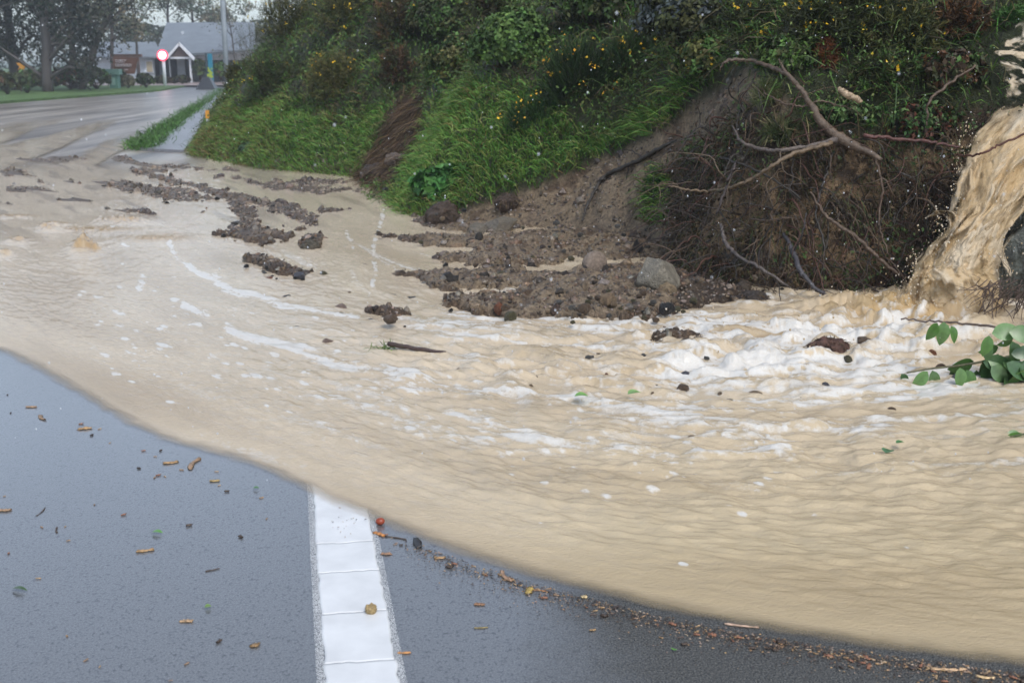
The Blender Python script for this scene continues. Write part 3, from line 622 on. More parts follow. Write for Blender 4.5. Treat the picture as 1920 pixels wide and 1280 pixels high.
bush('broom_bush', 1190, 120, 70, 66, 'upright green broom with few flowers right of the large flowering broom', 'bush', [(.03, .07, .022), (.045, .09, .03), (.06, .07, .03)], YL, 12, 340, 14, .11, 'broom', wd=.004)
bush('scrub_bush', 1140, 30, 80, 55, 'green leafy bush at the top centre of the picture', 'bush', GR+DK, YL, 8, 380, 20, .05, 'leaf')
bush('scrub_bush', 1300, 55, 88, 66, 'very dark bush with small grey leaves at the top', 'bush', DK+[(.09, .11, .11)], (), 0, 420, 22, .045, 'leaf')
bush('gorse_bush', 1430, 70, 72, 66, 'dark green gorse left of the yellow flowering gorse at the top right', 'bush', DK+GR[:1], YL, 14)
bush('gorse_bush', 1570, 62, 98, 66, 'dark gorse bush dotted with yellow flowers at the top right', 'bush', DK+[(.05, .065, .018)], YL, 62, 560, fsz=.022)
bush('gorse_bush', 1690, 75, 66, 56, 'dark olive gorse with a few flowers left of the brown bracken', 'bush', DK+OL[:2], YL, 12, fsz=.022)
bush('gorse_bush', 1655, 150, 62, 40, 'low green gorse between the flowering gorse and the red bramble', 'bush', DK[1:]+GR[:1], YL, 8)
bush('scrub_bush', 1470, 118, 46, 34, 'leafy dark green scrub behind the curved bare branch', 'bush', GR+DK[:2], YL, 5, 260, 18, .045, 'leaf')
bush('scrub_bush', 1325, 128, 54, 40, 'mixed green scrub at the top of the bare slip', 'bush', GR+OL, YL, 6, 260, 18, .045, 'leaf')
bush('scrub_bush', 1780, 150, 50, 40, 'brown and green scrub left of the white water on the slope', 'bush', BR+GR[:1]+DK, (), 0, 260, 18, .045, 'leaf')
bush('dead_fern', 1548, 118, 24, 40, 'rusty red brown dead fern hanging below the flowering gorse', 'fern', [(.17, .055, .025), (.12, .04, .02), (.2, .08, .035)], (), 0, 130, 16, .05)
bush('dead_fern', 1785, 55, 62, 46, 'rusty brown bracken above the stream at the top right', 'fern', BR+[(.17, .075, .03)], (), 0, 260, 18, .05)
bush('dead_fern', 1400, 85, 26, 16, 'small tuft of orange brown bracken above the curved bare branch', 'fern', BR, (), 0, 80, 12, .05)
bush('scrub_bush', 1895, 40, 34, 24, 'small bright green tuft above the white water at the right edge', 'bush', [(.05, .12, .03), (.07, .15, .04)], (), 0, 150, 14, .05)
bush('soft_fern', 1232, 365, 30, 52, 'feathery bright green fern hanging on the mud slope', 'fern', [(.04, .12, .03), (.06, .15, .04), (.03, .08, .02)], (), 0, 210, 20, .05, wd=.004)
bush('weed', 838, 350, 56, 26, 'broad leaved green weeds at the foot of the bright grass', 'weed', [(.06, .17, .04), (.08, .2, .05), (.04, .12, .03)], (), 0, 130, 7, .13, 'leaf')
bush('weed', 828, 178, 14, 26, 'slender pale green weed standing in the middle of the bank', 'weed', [(.08, .17, .06), (.1, .2, .08)], (), 0, 40, 7, .07, 'leaf')
bush('weed', 468, 282, 24, 12, 'grey green leafy weed at the left foot of the bank', 'weed', [(.10, .16, .10), (.08, .14, .07)], (), 0, 50, 8, .09, 'leaf')
bush('grass_tuft', 1438, 190, 34, 30, 'pale yellow green grass tuft beside the curved bare branch', 'grass', [(.14, .18, .06), (.2, .2, .1), (.09, .13, .04)], (), 0, 120, 10, .12, 'broom', wd=.004)
bush('grass_tuft', 1462, 262, 40, 34, 'dry straw coloured grass clump in the fork of the fallen branches', 'grass', [(.10, .12, .05), (.2, .17, .09), (.05, .07, .025)], (), 0, 130, 10, .12, 'broom', wd=.004)
bush('creeper', 1590, 225, 60, 26, 'glossy green creeper leaves over the top of the root tangle', 'creeper', [(.05, .11, .03), (.09, .16, .05), (.04, .05, .02)], (), 0, 120, 7, .04, 'leaf')
bush('creeper', 1725, 250, 60, 46, 'red stemmed bramble with small green leaves left of the waterfall', 'creeper', [(.05, .10, .03), (.10, .035, .02), (.06, .04, .025), (.09, .15, .05)], (), 0, 160, 8, .035, 'leaf')
# the hill carries on upwards out of the frame, scrub added only for reflections
mb = MB(); n = 26000; P, Nn, x_, y_ = sample(n, (cpy < -30)*(cpx > 200)*(cY < 40)*(cD > 0), .6)
cl = fbm(P[:, 0]*1.3, P[:, 1]*1.3+P[:, 2], 3, 260)
leaves(mb, P+Nn*(.1+1.1*cl[:, None]*rng.random((n, 1))), unit(Nn+rdir(n)), rng.uniform(.07, .17, n), pal(n, DK+GR, .35))
tag(mb.build('unseen_hilltop_scrub', M['leaf']), 'unseen dark scrub added on the upper hillside for reflections', 'scrub', kind='stuff')

# ---------------------------------------------------------------- branches and roots
def branch(name, pts, rpx, col, label, cat='branch', off=.12, sub=(), wob=.012, group=None):
    """pts in photo pixels laid against the slope; 'off' metres in front of it"""
    hs_ = [hit(*p, off=off if not hasattr(off, '__len__') else off[i]) for i, p in enumerate(pts)]
    ys = np.array([h[1] for h in hs_]); ys = np.minimum(ys, np.median(ys)+.35)
    Q = np.array([atY(*p, y) for p, y in zip(pts, ys)]); n = max(14, len(pts)*7)
    root = Q[0]; mb = MB(); r = np.interp(np.linspace(0, 1, n), np.linspace(0, 1, len(rpx)), rpx)*Q[:, 1].mean()/F
    S = spline(Q, n, wob); cg = np.array(col)*(1-.68*ss(.5, .85, np.linspace(0, 1, n)))[:, None] if rpx[-2] > 12 else np.tile(col, (n, 1)); cg = cg*(.8+.4*rng.random((n, 1))); mb.tube(S, r, 10, None, .3); mb.C[-1] = np.vstack([np.repeat(cg, 10, 0), cg[:1], cg[-1:]])
    o = mb.build(name, M['bark'], loc=root); tag(o, label, cat, group)
    for (sp, sr) in sub:
        Qs = np.array([atY(*p, np.interp(p[0], *(zip(*sorted(zip([q[0] for q in pts], ys)))))) for p in sp]); mb = MB()
        mb.tube(spline(Qs, 14, wob), np.linspace(sr, sr*.4, 14)*Q[:, 1].mean()/F, 6, col, .2); mb.build('twig', M['bark'], o, loc=None); o.children[-1].location = -Vector(root)
    return o
TAN = (.22, .155, .095); GRY = (.15, .12, .10); DRK = (.035, .028, .022); RED = (.12, .045, .03); BRN = (.10, .065, .042)
branch('fallen_branch', [(1350, 132), (1362, 115), (1400, 113), (1440, 124), (1475, 140), (1500, 165), (1520, 195), (1545, 235), (1590, 268), (1655, 300)], [1.3, 3, 3.4, 3.8, 4, 4.6, 5.6, 8.5, 10, 3], (.11, .075, .05), 'thick bare curved branch with a broken orange tip above the root tangle', off=.22,
       sub=[([(1475, 140), (1468, 125), (1460, 112)], 3)])
branch('fallen_branch', [(1255, 348), (1290, 356), (1335, 358), (1375, 350), (1415, 333), (1450, 310), (1490, 288), (1560, 268)], [1.3, 2.2, 2.6, 3, 3.2, 3.5, 4, 4.4], (.16, .11, .065), 'pale tan branch curving below the grey forked branch', off=.28)
branch('fallen_branch', [(1372, 235), (1390, 265), (1420, 278), (1460, 282), (1510, 276), (1570, 262)], [1.5, 2.6, 3.4, 4, 4.6, 6], (.11, .085, .07), 'grey forked branch running into the stump of the curved branch', off=.24)
branch('fallen_branch', [(1620, 254), (1680, 260), (1740, 266), (1800, 276)], [4, 3.2, 3, 2], (.12, .05, .04), 'straight reddish branch pointing at the waterfall', off=.2)
branch('thin_branch', [(1795, 292), (1835, 290), (1875, 272), (1925, 250)], [1.6, 2, 2, 2], RED, 'thin dark red twig reaching across the waterfall', off=[.35, .75, .8, .8])
branch('thin_branch', [(1738, 235), (1742, 190), (1770, 165), (1830, 122)], [1.5, 2.5, 3, 2], BRN, 'angled reddish brown twig rising left of the waterfall top', off=.25)
branch('fallen_branch', [(1470, 438), (1486, 470), (1497, 500), (1518, 530), (1545, 552), (1568, 563)], [3, 5, 4.5, 4, 3.5, 3], (.06, .055, .06), 'dark wet branch hanging down into the white foam', off=[.1, .2, .3, .35, .35, .3], sub=[([(1545, 552), (1530, 570), (1505, 572)], 1.5), ([(1486, 470), (1505, 440), (1512, 400)], 2)])
branch('fallen_branch', [(1520, 360), (1550, 405), (1600, 440), (1640, 478), (1690, 520)], [2, 3, 4, 4, 3], BRN, 'long thin branch crossing the brown scarp down to the waterfall foot', off=.2)
branch('fallen_branch', [(1268, 262), (1238, 278), (1205, 297), (1165, 315), (1132, 333), (1115, 360), (1100, 388), (1092, 415)], [2, 4, 4, 4, 4, 3, 2.4, 1.6], DRK, 'black forked branch lying on the bare mud slope', off=.1,
       sub=[([(1135, 333), (1128, 365), (1112, 395)], 1.8), ([(1205, 297), (1185, 283), (1165, 280)], 1.6), ([(1180, 308), (1172, 345), (1150, 385)], 1.4)])
branch('fallen_branch', [(1350, 420), (1362, 455), (1385, 480), (1430, 505), (1480, 540)], [3, 4, 3.5, 3, 2], (.11, .09, .08), 'grey looping root at the left of the scarp foot', off=.18)
branch('broken_stick', [(1573, 167), (1590, 178), (1613, 190)], [4, 6, 5], (.42, .31, .2), 'short pale broken stick above the root tangle', 'stick', off=.25)
branch('broken_stick', [(1382, 300), (1365, 340), (1345, 400)], [3, 3, 2], (.05, .035, .03), 'dark upright root left of the grey forked branch', 'stick', off=.3)
branch('thin_branch', [(735, 22), (765, 16), (785, 28), (808, 44)], [2, 3, 3, 2], (.13, .11, .085), 'bent grey twig at the top of the bank', off=.5)
branch('thin_branch', [(895, 52), (915, 68), (945, 45), (985, 10)], [2, 3, 2.5, 2], (.14, .10, .08), 'forked pale brown twig by the dark hollow at the top', off=.5)
branch('thin_branch', [(1690, 598), (1760, 603), (1830, 608), (1925, 618)], [1.5, 2, 2.2, 2.5], (.10, .07, .055), 'bare twig stretching over the foam above the hanging leaves', off=1.1)
branch('thin_branch', [(1290, 300), (1330, 292), (1380, 305), (1440, 330), (1500, 372)], [1.5, 2.2, 2.4, 2, 1.5], DRK, 'dark thin root crossing under the pale tan branch', off=.2)
branch('thin_branch', [(1560, 290), (1545, 340), (1530, 400), (1545, 460), (1538, 520)], [2.5, 2.6, 2.2, 2, 1.2], DRK, 'black root hanging straight down in the middle of the scarp', off=.16)
branch('thin_branch', [(1640, 295), (1655, 350), (1648, 420), (1668, 480)], [2.6, 2.4, 2, 1.2], BRN, 'brown root hanging down left of the waterfall', off=.16)
branch('thin_branch', [(1420, 160), (1450, 185), (1500, 200), (1540, 190), (1600, 205)], [1.2, 1.8, 2, 1.8, 1], BRN, 'thin twig lying along the scrub under the curved bare branch', off=.2)
# thin roots, twigs and litter on the scarp: far too many to count
mb = MB(); rc = [DRK, BRN, (.07, .03, .02), (.11, .075, .045), (.035, .025, .02), DRK]
scm = ss(-4, 10, scp)*(cD > -.05)
P, Nn, x_, y_ = sample(620, scm*((cpx > 1240) & (cpx < 1810) | (cpy > 2000)), .5)
for i in range(len(P)):
    L = rng.uniform(.12, .7); d = unit(Nn[i]*.7+rng.normal(size=3)*.45+np.array([0, -.2, .1])); pts = [P[i]]; d0 = d.copy()
    for k in range(7):
        d = unit(d+rng.normal(size=3)*.38+np.array([0, -.03, -.26])); pts.append(pts[-1]+d*L/7)
    mb.tube(spline(pts, 16), np.linspace(rng.uniform(.0025, .008), .0012, 16), 5, np.array(rc[rng.integers(0, 6)])*rng.uniform(.7, 1.4))
tag(mb.build('root_tangle', M['bark']), 'tangle of thin exposed roots and twigs on the slipped bank', 'roots', kind='stuff')
mb = MB(); n = 6500; P, Nn, x_, y_ = sample(n, scm*(cpy < 600)*(cpx > 1240)*(cpx < 1990), .3)
q = fbm(P[:, 0]*4, P[:, 2]*4, 3, 230); c = pal(n, [(.05, .035, .02), (.09, .06, .03), (.03, .022, .015)], .4); g_ = (q > .54) | (P[:, 2] > 1.05+.4*(rng.random(n)-.5)); c[g_] = pal(g_.sum(), [(.05, .09, .025), (.035, .06, .02), (.08, .12, .04)], .4)
leaves(mb, P+Nn*rng.random((n, 1))*.1, unit(Nn+rdir(n)), rng.uniform(.012, .036, n), c)
n = 3600; P, Nn, x_, y_ = sample(n, scm*(cpy < 560)*(cpx > 1240)*(cpx < 1820), .3)
blades(mb, P+Nn*.03, unit(Nn*.6+rdir(n)*.8), rng.uniform(.05, .22, n), rng.uniform(.002, .005, n), pal(n, [(.09, .10, .035), (.14, .10, .05), (.05, .08, .025), (.06, .04, .025), (.10, .05, .03)], .4), 1.3)
tag(mb.build('leaf_litter', M['leaf']), 'torn grass, leaves and litter caught in the roots of the slip', 'litter', kind='stuff')

# ---------------------------------------------------------------- waterfall and the stream above it
def sheetfall(name, Lc, Rc, Yl, bulge, nr, ncol, label, amp, white=0, seed=0, holes=0):
    v = np.linspace(0, 1, nr); u = np.linspace(0, 1, ncol)[None]
    Lc = spline([(a, b, 0) for a, b in Lc], nr)[:, :2]; Rc = spline([(a, b, 0) for a, b in Rc], nr)[:, :2]
    Yv = np.interp(v, np.linspace(0, 1, len(Yl)), Yl)[:, None]
    jl = 16*(fbm(v*5, v*0+seed, 4, 301)-.5)+9*(fbm(v*22, v*0+seed, 3, 302)-.5); jr = 22*(fbm(v*6, v*0+seed, 4, 303)-.5)
    px = (Lc[:, 0]+jl)[:, None]*(1-u)+(Rc[:, 0]+jr)[:, None]*u; py = Lc[:, 1][:, None]*(1-u)+Rc[:, 1][:, None]*u
    vv = v[:, None]*np.ones_like(u); uu = u+.25*(fbm(vv*3, u*2+0*vv, 3, seed+5)-.5)
    uw = uu+.10*(fbm(uu*4, vv*9, 3, seed+7)-.5); s1_ = fbm(uw*5, vv*3.2, 4, seed+11); s2_ = fbm(uw*8, vv*9, 4, seed+12); s3_ = fbm(uw*11, vv*16, 5, seed+13)
    Y = Yv-bulge*np.sin(np.pi*np.clip(u, 0, 1))**.6-amp*((s1_-.5)*1.5+(s2_-.5)*.9+(s3_-.5)*.9)
    P = atY(px, py, Y); c = np.stack([np.full(px.shape, k) for k in (.52, .375, .205)], -1)
    c = mixc(c, (.44, .30, .15), ss(.5, .78, fbm(uu*5+3, vv*3, 4, seed+20))*(1-.5*white)*.9); c = mixc(c, (.60, .51, .38), ss(.5, .75, s1_)*.7)
    fm = np.clip(white+.45*ss(.62, .9, s2_*s3_*2.1)*(.4+.6*white)+.1*ss(.2, 0, u)*ones(px), 0, 1)
    ed_ = np.minimum(u, 1-u)*ncol/150*7+0*vv; en = fbm(uu*26, vv*9, 4, seed+31); al_ = ss(.0, .30, ed_-1.1*(en-.35)*ss(1.3, .1, ed_))
    if holes: al_ = al_*ss(holes, holes+.16, fbm(uu*9+seed, vv*(6 if name == 'waterfall' else 11), 5, seed+41))*ss(0, .08, vv)
    o = mesh(name, P.reshape(-1, 3), grid_faces(nr, ncol), M['fall'], attrs={'col': c.reshape(-1, 3), 'foam': fm.ravel()*.75, 'alpha': al_.ravel()})
    return tag(o, kind='structure')
def ones(a): return np.ones(a.shape)
m, t, b = newmat('falling_muddy_water'); M['fall'] = m; al = attr(t, 'alpha'); t.links.new(al.outputs['Fac'], b.inputs['Alpha'])
a = attr(t, 'col'); fo = attr(t, 'foam'); n = noise(t, 60, 5, .7); f1 = N(t, 'ShaderNodeMath', operation='MULTIPLY_ADD'); t.links.new(n.outputs[0], f1.inputs[0]); f1.inputs[1].default_value = .5; t.links.new(fo.outputs['Fac'], f1.inputs[2])
c = mix(t, ramp(t, f1.outputs[0], .32, 1.15), a.outputs['Color'], (.74, .68, .58)); t.links.new(c, b.inputs['Base Color']); b.inputs['Roughness'].default_value = .5
b.inputs['IOR'].default_value = 1.33; bump(t, b, noise(t, 110, 6, .7).outputs[0], .8, .008)
for k_ in range(3):
    FL = [(1872-6*k_, 196), (1822-5*k_, 260), (1800-6*k_, 320), (1790-8*k_, 390), (1760-6*k_, 440), (1722-8*k_, 490), (1696-6*k_, 530), (1680-4*k_, 575)]; FR = [(2120, 190), (2080, 250), (1985+6*k_, 310), (1935+6*k_, 370), (1895+8*k_, 430), (1880+8*k_, 480), (1878+8*k_, 530), (1890+8*k_, 590)]
    sheetfall('waterfall', FL, FR, [y_-.035*k_ for y_ in (7.1, 6.85, 6.6, 6.45, 6.35, 6.3)], .22, 280, 140, '', .075, 0+.10*k_, 3+60*k_, 0 if k_ == 0 else .44+.03*k_)
sheetfall('waterfall', [(1735, 410), (1752, 395), (1775, 400), (1775, 440), (1755, 480), (1730, 530)], [(1770, 400), (1790, 395), (1810, 410), (1810, 450), (1800, 490), (1790, 540)], [6.6, 6.5, 6.35, 6.3], .1, 90, 50, '', .1, .15, 8)
# white rapid on the slope above the fall
rp = [(1862, 92), (1920, 62), (2000, 50)], [(1880, 175), (1925, 150), (1990, 140)]
sheetfall('rapid', [(1905, 40), (1868, 85), (1855, 100), (1875, 130), (1880, 165), (1885, 205)], [(2030, 30), (2040, 80), (2060, 110), (2080, 140), (2100, 170), (2120, 205)], [hit(1910, y_)[1]-.14 for y_ in (45, 80, 110, 140, 170, 200)], .06, 140, 90, '', .03, .40, 21, .47)
# lumps of muddy spray thrown up around the foot of the fall
mb = MB()
def blob(mb, p, r, col, st=(1, 1, 1)):
    ph = (1+5**.5)/2; V = unit(np.array([(-1, ph, 0), (1, ph, 0), (-1, -ph, 0), (1, -ph, 0), (0, -1, ph), (0, 1, ph), (0, -1, -ph), (0, 1, -ph), (ph, 0, -1), (ph, 0, 1), (-ph, 0, -1), (-ph, 0, 1)], float))
    Fc = [(0, 11, 5), (0, 5, 1), (0, 1, 7), (0, 7, 10), (0, 10, 11), (1, 5, 9), (5, 11, 4), (11, 10, 2), (10, 7, 6), (7, 1, 8), (3, 9, 4), (3, 4, 2), (3, 2, 6), (3, 6, 8), (3, 8, 9), (4, 9, 5), (2, 4, 11), (6, 2, 10), (8, 6, 7), (9, 8, 1)]
    mb.add(V*r*(1+.35*(rng.random((12, 1))-.5))*np.array(st)+p, np.array(Fc), col)
for cx, cy, sx0, sy0, yy, n in [(1812, 270, 12, 30, 6.75, 120), (1795, 350, 9, 40, 6.5, 160), (1775, 450, 14, 30, 6.35, 220), (1722, 520, 16, 26, 6.25, 240), (1930, 380, 22, 40, 6.35, 160), (1880, 480, 20, 40, 6.25, 200), (1740, 560, 60, 8, 6.15, 220), (1800, 500, 40, 30, 6.1, 120), (1700, 545, 26, 22, 6.25, 130), (1740, 480, 14, 30, 6.3, 60), (1755, 420, 10, 30, 6.35, 40), (1640, 560, 50, 12, 6.1, 90), (1850, 560, 18, 20, 6.2, 60), (1790, 570, 60, 14, 6.1, 90), (1450, 600, 130, 12, 5.8, 90), (1600, 650, 150, 30, 5.3, 110), (160, 462, 14, 8, 9.0, 30), (1300, 610, 60, 8, 5.9, 30)]:
    for i in range(n):
        p = atY(rng.normal(cx, sx0), rng.normal(cy, sy0), yy+rng.normal(0, .12))
        if p[2] < .02: p[2] = rng.uniform(.03, .06)
        blob(mb, p, .0009+.0045*rng.random()**2.5, [(.6, .48, .32), (.62, .54, .42), (.45, .33, .18)][rng.integers(0, 3)], (1, 1, rng.uniform(1, 1.8)))
M['spray'] = colmat('spray_drops', .12, .1, 20, 0)
tag(mb.build('spray', M['spray']), 'drops of muddy water splashing up around the foot of the waterfall', 'spray', kind='stuff')
# ---------------------------------------------------------------- stones
def ico(sub=2):
    ph = (1+5**.5)/2; V = [tuple(v) for v in unit(np.array([(-1, ph, 0), (1, ph, 0), (-1, -ph, 0), (1, -ph, 0), (0, -1, ph), (0, 1, ph), (0, -1, -ph), (0, 1, -ph), (ph, 0, -1), (ph, 0, 1), (-ph, 0, -1), (-ph, 0, 1)], float))]
    Fc = [(0, 11, 5), (0, 5, 1), (0, 1, 7), (0, 7, 10), (0, 10, 11), (1, 5, 9), (5, 11, 4), (11, 10, 2), (10, 7, 6), (7, 1, 8), (3, 9, 4), (3, 4, 2), (3, 2, 6), (3, 6, 8), (3, 8, 9), (4, 9, 5), (2, 4, 11), (6, 2, 10), (8, 6, 7), (9, 8, 1)]
    for _ in range(sub):
        c = {}; nf = []
        def mid(a, b):
            k = (min(a, b), max(a, b))
            if k not in c:
                v = np.add(V[a], V[b]); v /= np.linalg.norm(v); V.append(tuple(v)); c[k] = len(V)-1
            return c[k]
        for a, b_, d in Fc:
            x, y, z = mid(a, b_), mid(b_, d), mid(d, a); nf += [(a, x, z), (b_, y, x), (d, z, y), (x, y, z)]
        Fc = nf
    return np.array(V), np.array(Fc)
def rockmesh(name, col, seed, ang=.5, rough=.12, sub=3, patch=None):
    V, Fc = ico(sub); r = np.random.default_rng(seed)
    for k in range(int(9*ang)+3):                                    # flat broken faces
        d = unit(r.normal(size=3)); lim = r.uniform(.62, .92) if ang > .3 else r.uniform(.85, .97); h = V@d; V = V-np.maximum(h-lim, 0)[:, None]*d*.92
    V = V*(1+rough*(fbm(V[:, 0]*2+seed, V[:, 1]*2+V[:, 2]*1.4, 4, seed)-.5)[:, None]*2)
    k = fbm(V[:, 0]*3+V[:, 2], V[:, 1]*3, 3, seed+3)[:, None]; c = np.array(col)*(.75+.5*k)
    if patch is not None: c = np.where(k > .55, np.array(patch), c)
    me = mesh(name, V, Fc, M['stone'], attrs={'col': c}, smooth=True); me.data.materials[0] = M['stone']; d_ = me.data; bpy.data.objects.remove(me); return d_
CB = {'grey': (.10, .095, .085), 'brown': (.12, .08, .05), 'dark': (.022, .02, .018), 'pink': (.24, .165, .125), 'rust': (.20, .075, .035), 'tan': (.22, .155, .095), 'slate': (.10, .10, .115), 'olive': (.09, .08, .04)}
RK = {k: [rockmesh('stone', v, i*7+j+1, .9 if j else .45, .2) for j in range(2)] for i, (k, v) in enumerate(CB.items())}
def stone(px, py, wpx, hpx, kind, label, name='stone', group=None, z=None, me=None, ang=None):
    p = at(px, py+hpx*.35, 0.0)
    if z is None: z = max(tz(p[0], p[1]), .012) if p[1] < 11 else max(tz(p[0], p[1]), .01)
    p = at(px, py+hpx*.3, z) if 'boulder' not in name else hit(px, py+hpx*.22); s_ = p[1]/F/math.cos(.2); o = bpy.data.objects.new(name, me or random.choice(RK[kind])); COL.objects.link(o)
    p = p-np.array([0, 0, (.16 if name == 'stone' else -.14)*hpx*s_])
    o.location = p; o.scale = (wpx*.5*s_*1.05, wpx*.45*s_, hpx*.62*s_); o.rotation_euler = (random.uniform(-.3, .3), random.uniform(-.3, .3), random.uniform(0, 6.3) if ang is None else ang)
    return tag(o, label, 'stone' if 'boulder' not in name else 'boulder', group)
big = rockmesh('boulder', (.21, .185, .14), 71, 1.0, .06, 4); rnd = rockmesh('boulder', (.27, .205, .155), 33, .1, .04, 4); slab = rockmesh('boulder', (.17, .145, .11), 55, .9, .07, 4)
stone(1232, 514, 88, 74, 'grey', 'large angular grey brown boulder at the foot of the root tangle', 'boulder', me=big, ang=.4)
stone(1114, 495, 46, 46, 'pink', 'smooth rounded pinkish tan boulder left of the large angular boulder', 'boulder', me=rnd)
stone(938, 422, 66, 40, 'grey', 'flat topped grey block half buried in the top of the mud fan', 'boulder', me=slab, ang=.2)
stone(898, 428, 48, 22, 'tan', 'tan slab lying against the flat topped grey block', 'boulder', me=slab, ang=1.8)
stone(1262, 452, 36, 30, 'brown', 'brownish rounded boulder above the large angular boulder', 'boulder', me=RK['brown'][0], ang=2)
L_ = [(1300, 438, 24, 30, 'grey', 'grey upright stone right of the brownish rounded boulder'), (1197, 452, 18, 20, 'dark', 'dark stone in the mud left of the brownish rounded boulder'),
 (1072, 533, 24, 20, 'dark', 'black hollow looking stone in the middle of the mud fan'), (1020, 509, 20, 20, 'dark', 'black pointed stone on the upper strip of the mud fan'), (991, 545, 34, 26, 'brown', 'brown angular stone between the rust red stone and the black hollow one'),
 (941, 511, 24, 20, 'olive', 'grey olive stone standing in the thin channel of water'), (953, 545, 24, 14, 'rust', 'rust red stone on the mud fan'), (935, 569, 22, 20, 'rust', 'round dark red stone below the rust red stone'), (957, 586, 26, 22, 'olive', 'olive stone at the lower edge of the mud fan'),
 (838, 514, 22, 12, 'dark', 'small black stone at the left of the upper mud strip'), (880, 516, 20, 10, 'brown', 'low brown stone on the upper mud strip'), (900, 524, 30, 14, 'brown', 'reddish brown stone below the low brown stone'),
 (737, 552, 18, 10, 'dark', 'small dark stone alone left of the mud fan'), (774, 556, 26, 12, 'grey', 'grey flat stone next to the small dark stone left of the mud fan'), (838, 568, 22, 12, 'tan', 'tan stone at the left tip of the lower mud strip'),
 (1140, 550, 36, 26, 'tan', 'broad tan stone in the middle of the lower mud fan'), (1095, 570, 30, 18, 'brown', 'brown stone below the broad tan stone'), (1250, 570, 30, 20, 'dark', 'dark stone below the large angular boulder'),
 (1242, 643, 24, 18, 'olive', 'leftmost stone of the row standing in the white foam'), (1274, 645, 20, 16, 'tan', 'tan stone of the row standing in the white foam'), (1287, 636, 28, 20, 'brown', 'biggest brown stone of the row standing in the white foam'), (1303, 635, 14, 12, 'olive', 'rightmost stone of the row standing in the white foam'),
 (1288, 698, 32, 14, 'slate', 'blue grey flat stone in the white foam'), (1280, 722, 28, 20, 'brown', 'dark brown stone below the blue grey flat stone'), (1368, 750, 26, 20, 'olive', 'domed olive stone in the foam'), (1228, 722, 20, 14, 'grey', 'wet grey stone left of the dark brown one in the foam'),
 (1668, 764, 28, 11, 'brown', 'oval brown stone in the water below the foam at the right'), (1625, 634, 42, 22, 'brown', 'brown rock breaking the rapids under the waterfall'), (1606, 662, 30, 26, 'slate', 'grey rock behind the mossy clod in the rapids'), (1590, 668, 20, 22, 'olive', 'olive rock touching the mossy clod in the rapids'),
 (1560, 640, 20, 16, 'tan', 'tan stone in the rapids above the rooty clod'), (1765, 684, 24, 26, 'brown', 'brown stone in the foam behind the hanging branch'), (1790, 705, 22, 30, 'slate', 'dark stone under the hanging leaves'), (1745, 657, 22, 13, 'rust', 'small reddish stone in the foam left of the hanging leaves'), (1868, 680, 24, 26, 'slate', 'bluish stone behind the leaves at the right'),
 (1547, 718, 22, 18, 'slate', 'dark pointed stone below the rooty clod'), (1413, 735, 32, 12, 'tan', 'flat tan stone in the foam right of the domed olive stone'), (1297, 818, 26, 20, 'tan', 'tan lump in the water below the foam'), (995, 722, 14, 16, 'tan', 'small upright tan stone in the shallow water'),
 (643, 573, 32, 18, 'pink', 'domed pinkish stone in the shallow water left of the mud fan'), (616, 637, 26, 18, 'pink', 'rounded pink stone in the water above the long foam streak'), (557, 613, 22, 10, 'olive', 'low olive stone left of the rounded pink stone'), (598, 624, 22, 6, 'dark', 'flat sliver of dark stone between the two low stones'),
 (540, 555, 28, 9, 'dark', 'flat dark stone alone in the water'), (685, 496, 18, 9, 'brown', 'small brown stone alone in the channel'), (606, 511, 18, 20, 'olive', 'upright olive stone at the end of the small mud bar'), (506, 521, 24, 10, 'rust', 'orange brown stone at the front of the small mud bar'), (563, 511, 24, 12, 'slate', 'bluish stone on top of the small mud bar'),
 (640, 587, 16, 12, 'olive', 'small dark green stone below the domed pinkish stone'), (698, 599, 24, 12, 'grey', 'grey low stone left of the brown stone pile'), (733, 592, 32, 16, 'brown', 'brown flat topped stone pile in the water'), (655, 548, 16, 12, 'tan', 'small tan stone above the domed pinkish stone'), (760, 611, 10, 8, 'dark', 'tiny dark stone under the brown stone pile'),
 (618, 349, 12, 6, 'dark', 'dark pebble on the water below the left bank'), (640, 349, 14, 8, 'dark', 'darker pebble at the end of the thin mud line'), (723, 352, 12, 6, 'dark', 'single dark pebble under the gully'), (1015, 661, 14, 12, 'rust', 'rusty stone alone in the foam above the stone trail'), (833, 662, 24, 12, 'brown', 'brown stone at the end of the floating stick')]
for a in L_: stone(*a)
# trail of small stones across the shallow rapids
tr = [(1012, 686, 16), (1040, 694, 20), (1062, 677, 16), (1078, 684, 18), (1094, 676, 12), (1106, 668, 24), (1122, 662, 10), (1168, 660, 20), (1182, 654, 16), (1140, 668, 14), (1135, 700, 12), (1208, 664, 18), (1242, 668, 18), (1265, 668, 14), (1170, 683, 14), (1003, 686, 10), (935, 694, 14), (900, 680, 16), (865, 677, 10), (930, 678, 10), (968, 706, 12), (1008, 704, 10), (897, 715, 12), (860, 690, 8), (1110, 735, 12), (1060, 760, 10), (1225, 735, 12), (1260, 740, 10), (1350, 735, 12), (1325, 668, 12), (1080, 702, 10), (1150, 640, 12), (1390, 700, 10), (1460, 700, 14), (1500, 745, 10), (1430, 660, 14), (1640, 690, 12), (1700, 790, 8), (1580, 770, 10)]
for x, y, s_ in tr: stone(x, y, s_, s_*.62, random.choice(['brown', 'grey', 'tan', 'slate', 'olive', 'rust']), 'small wet stone in the trail of stones across the shallow foam', group='small stones strewn across the shallow foam')
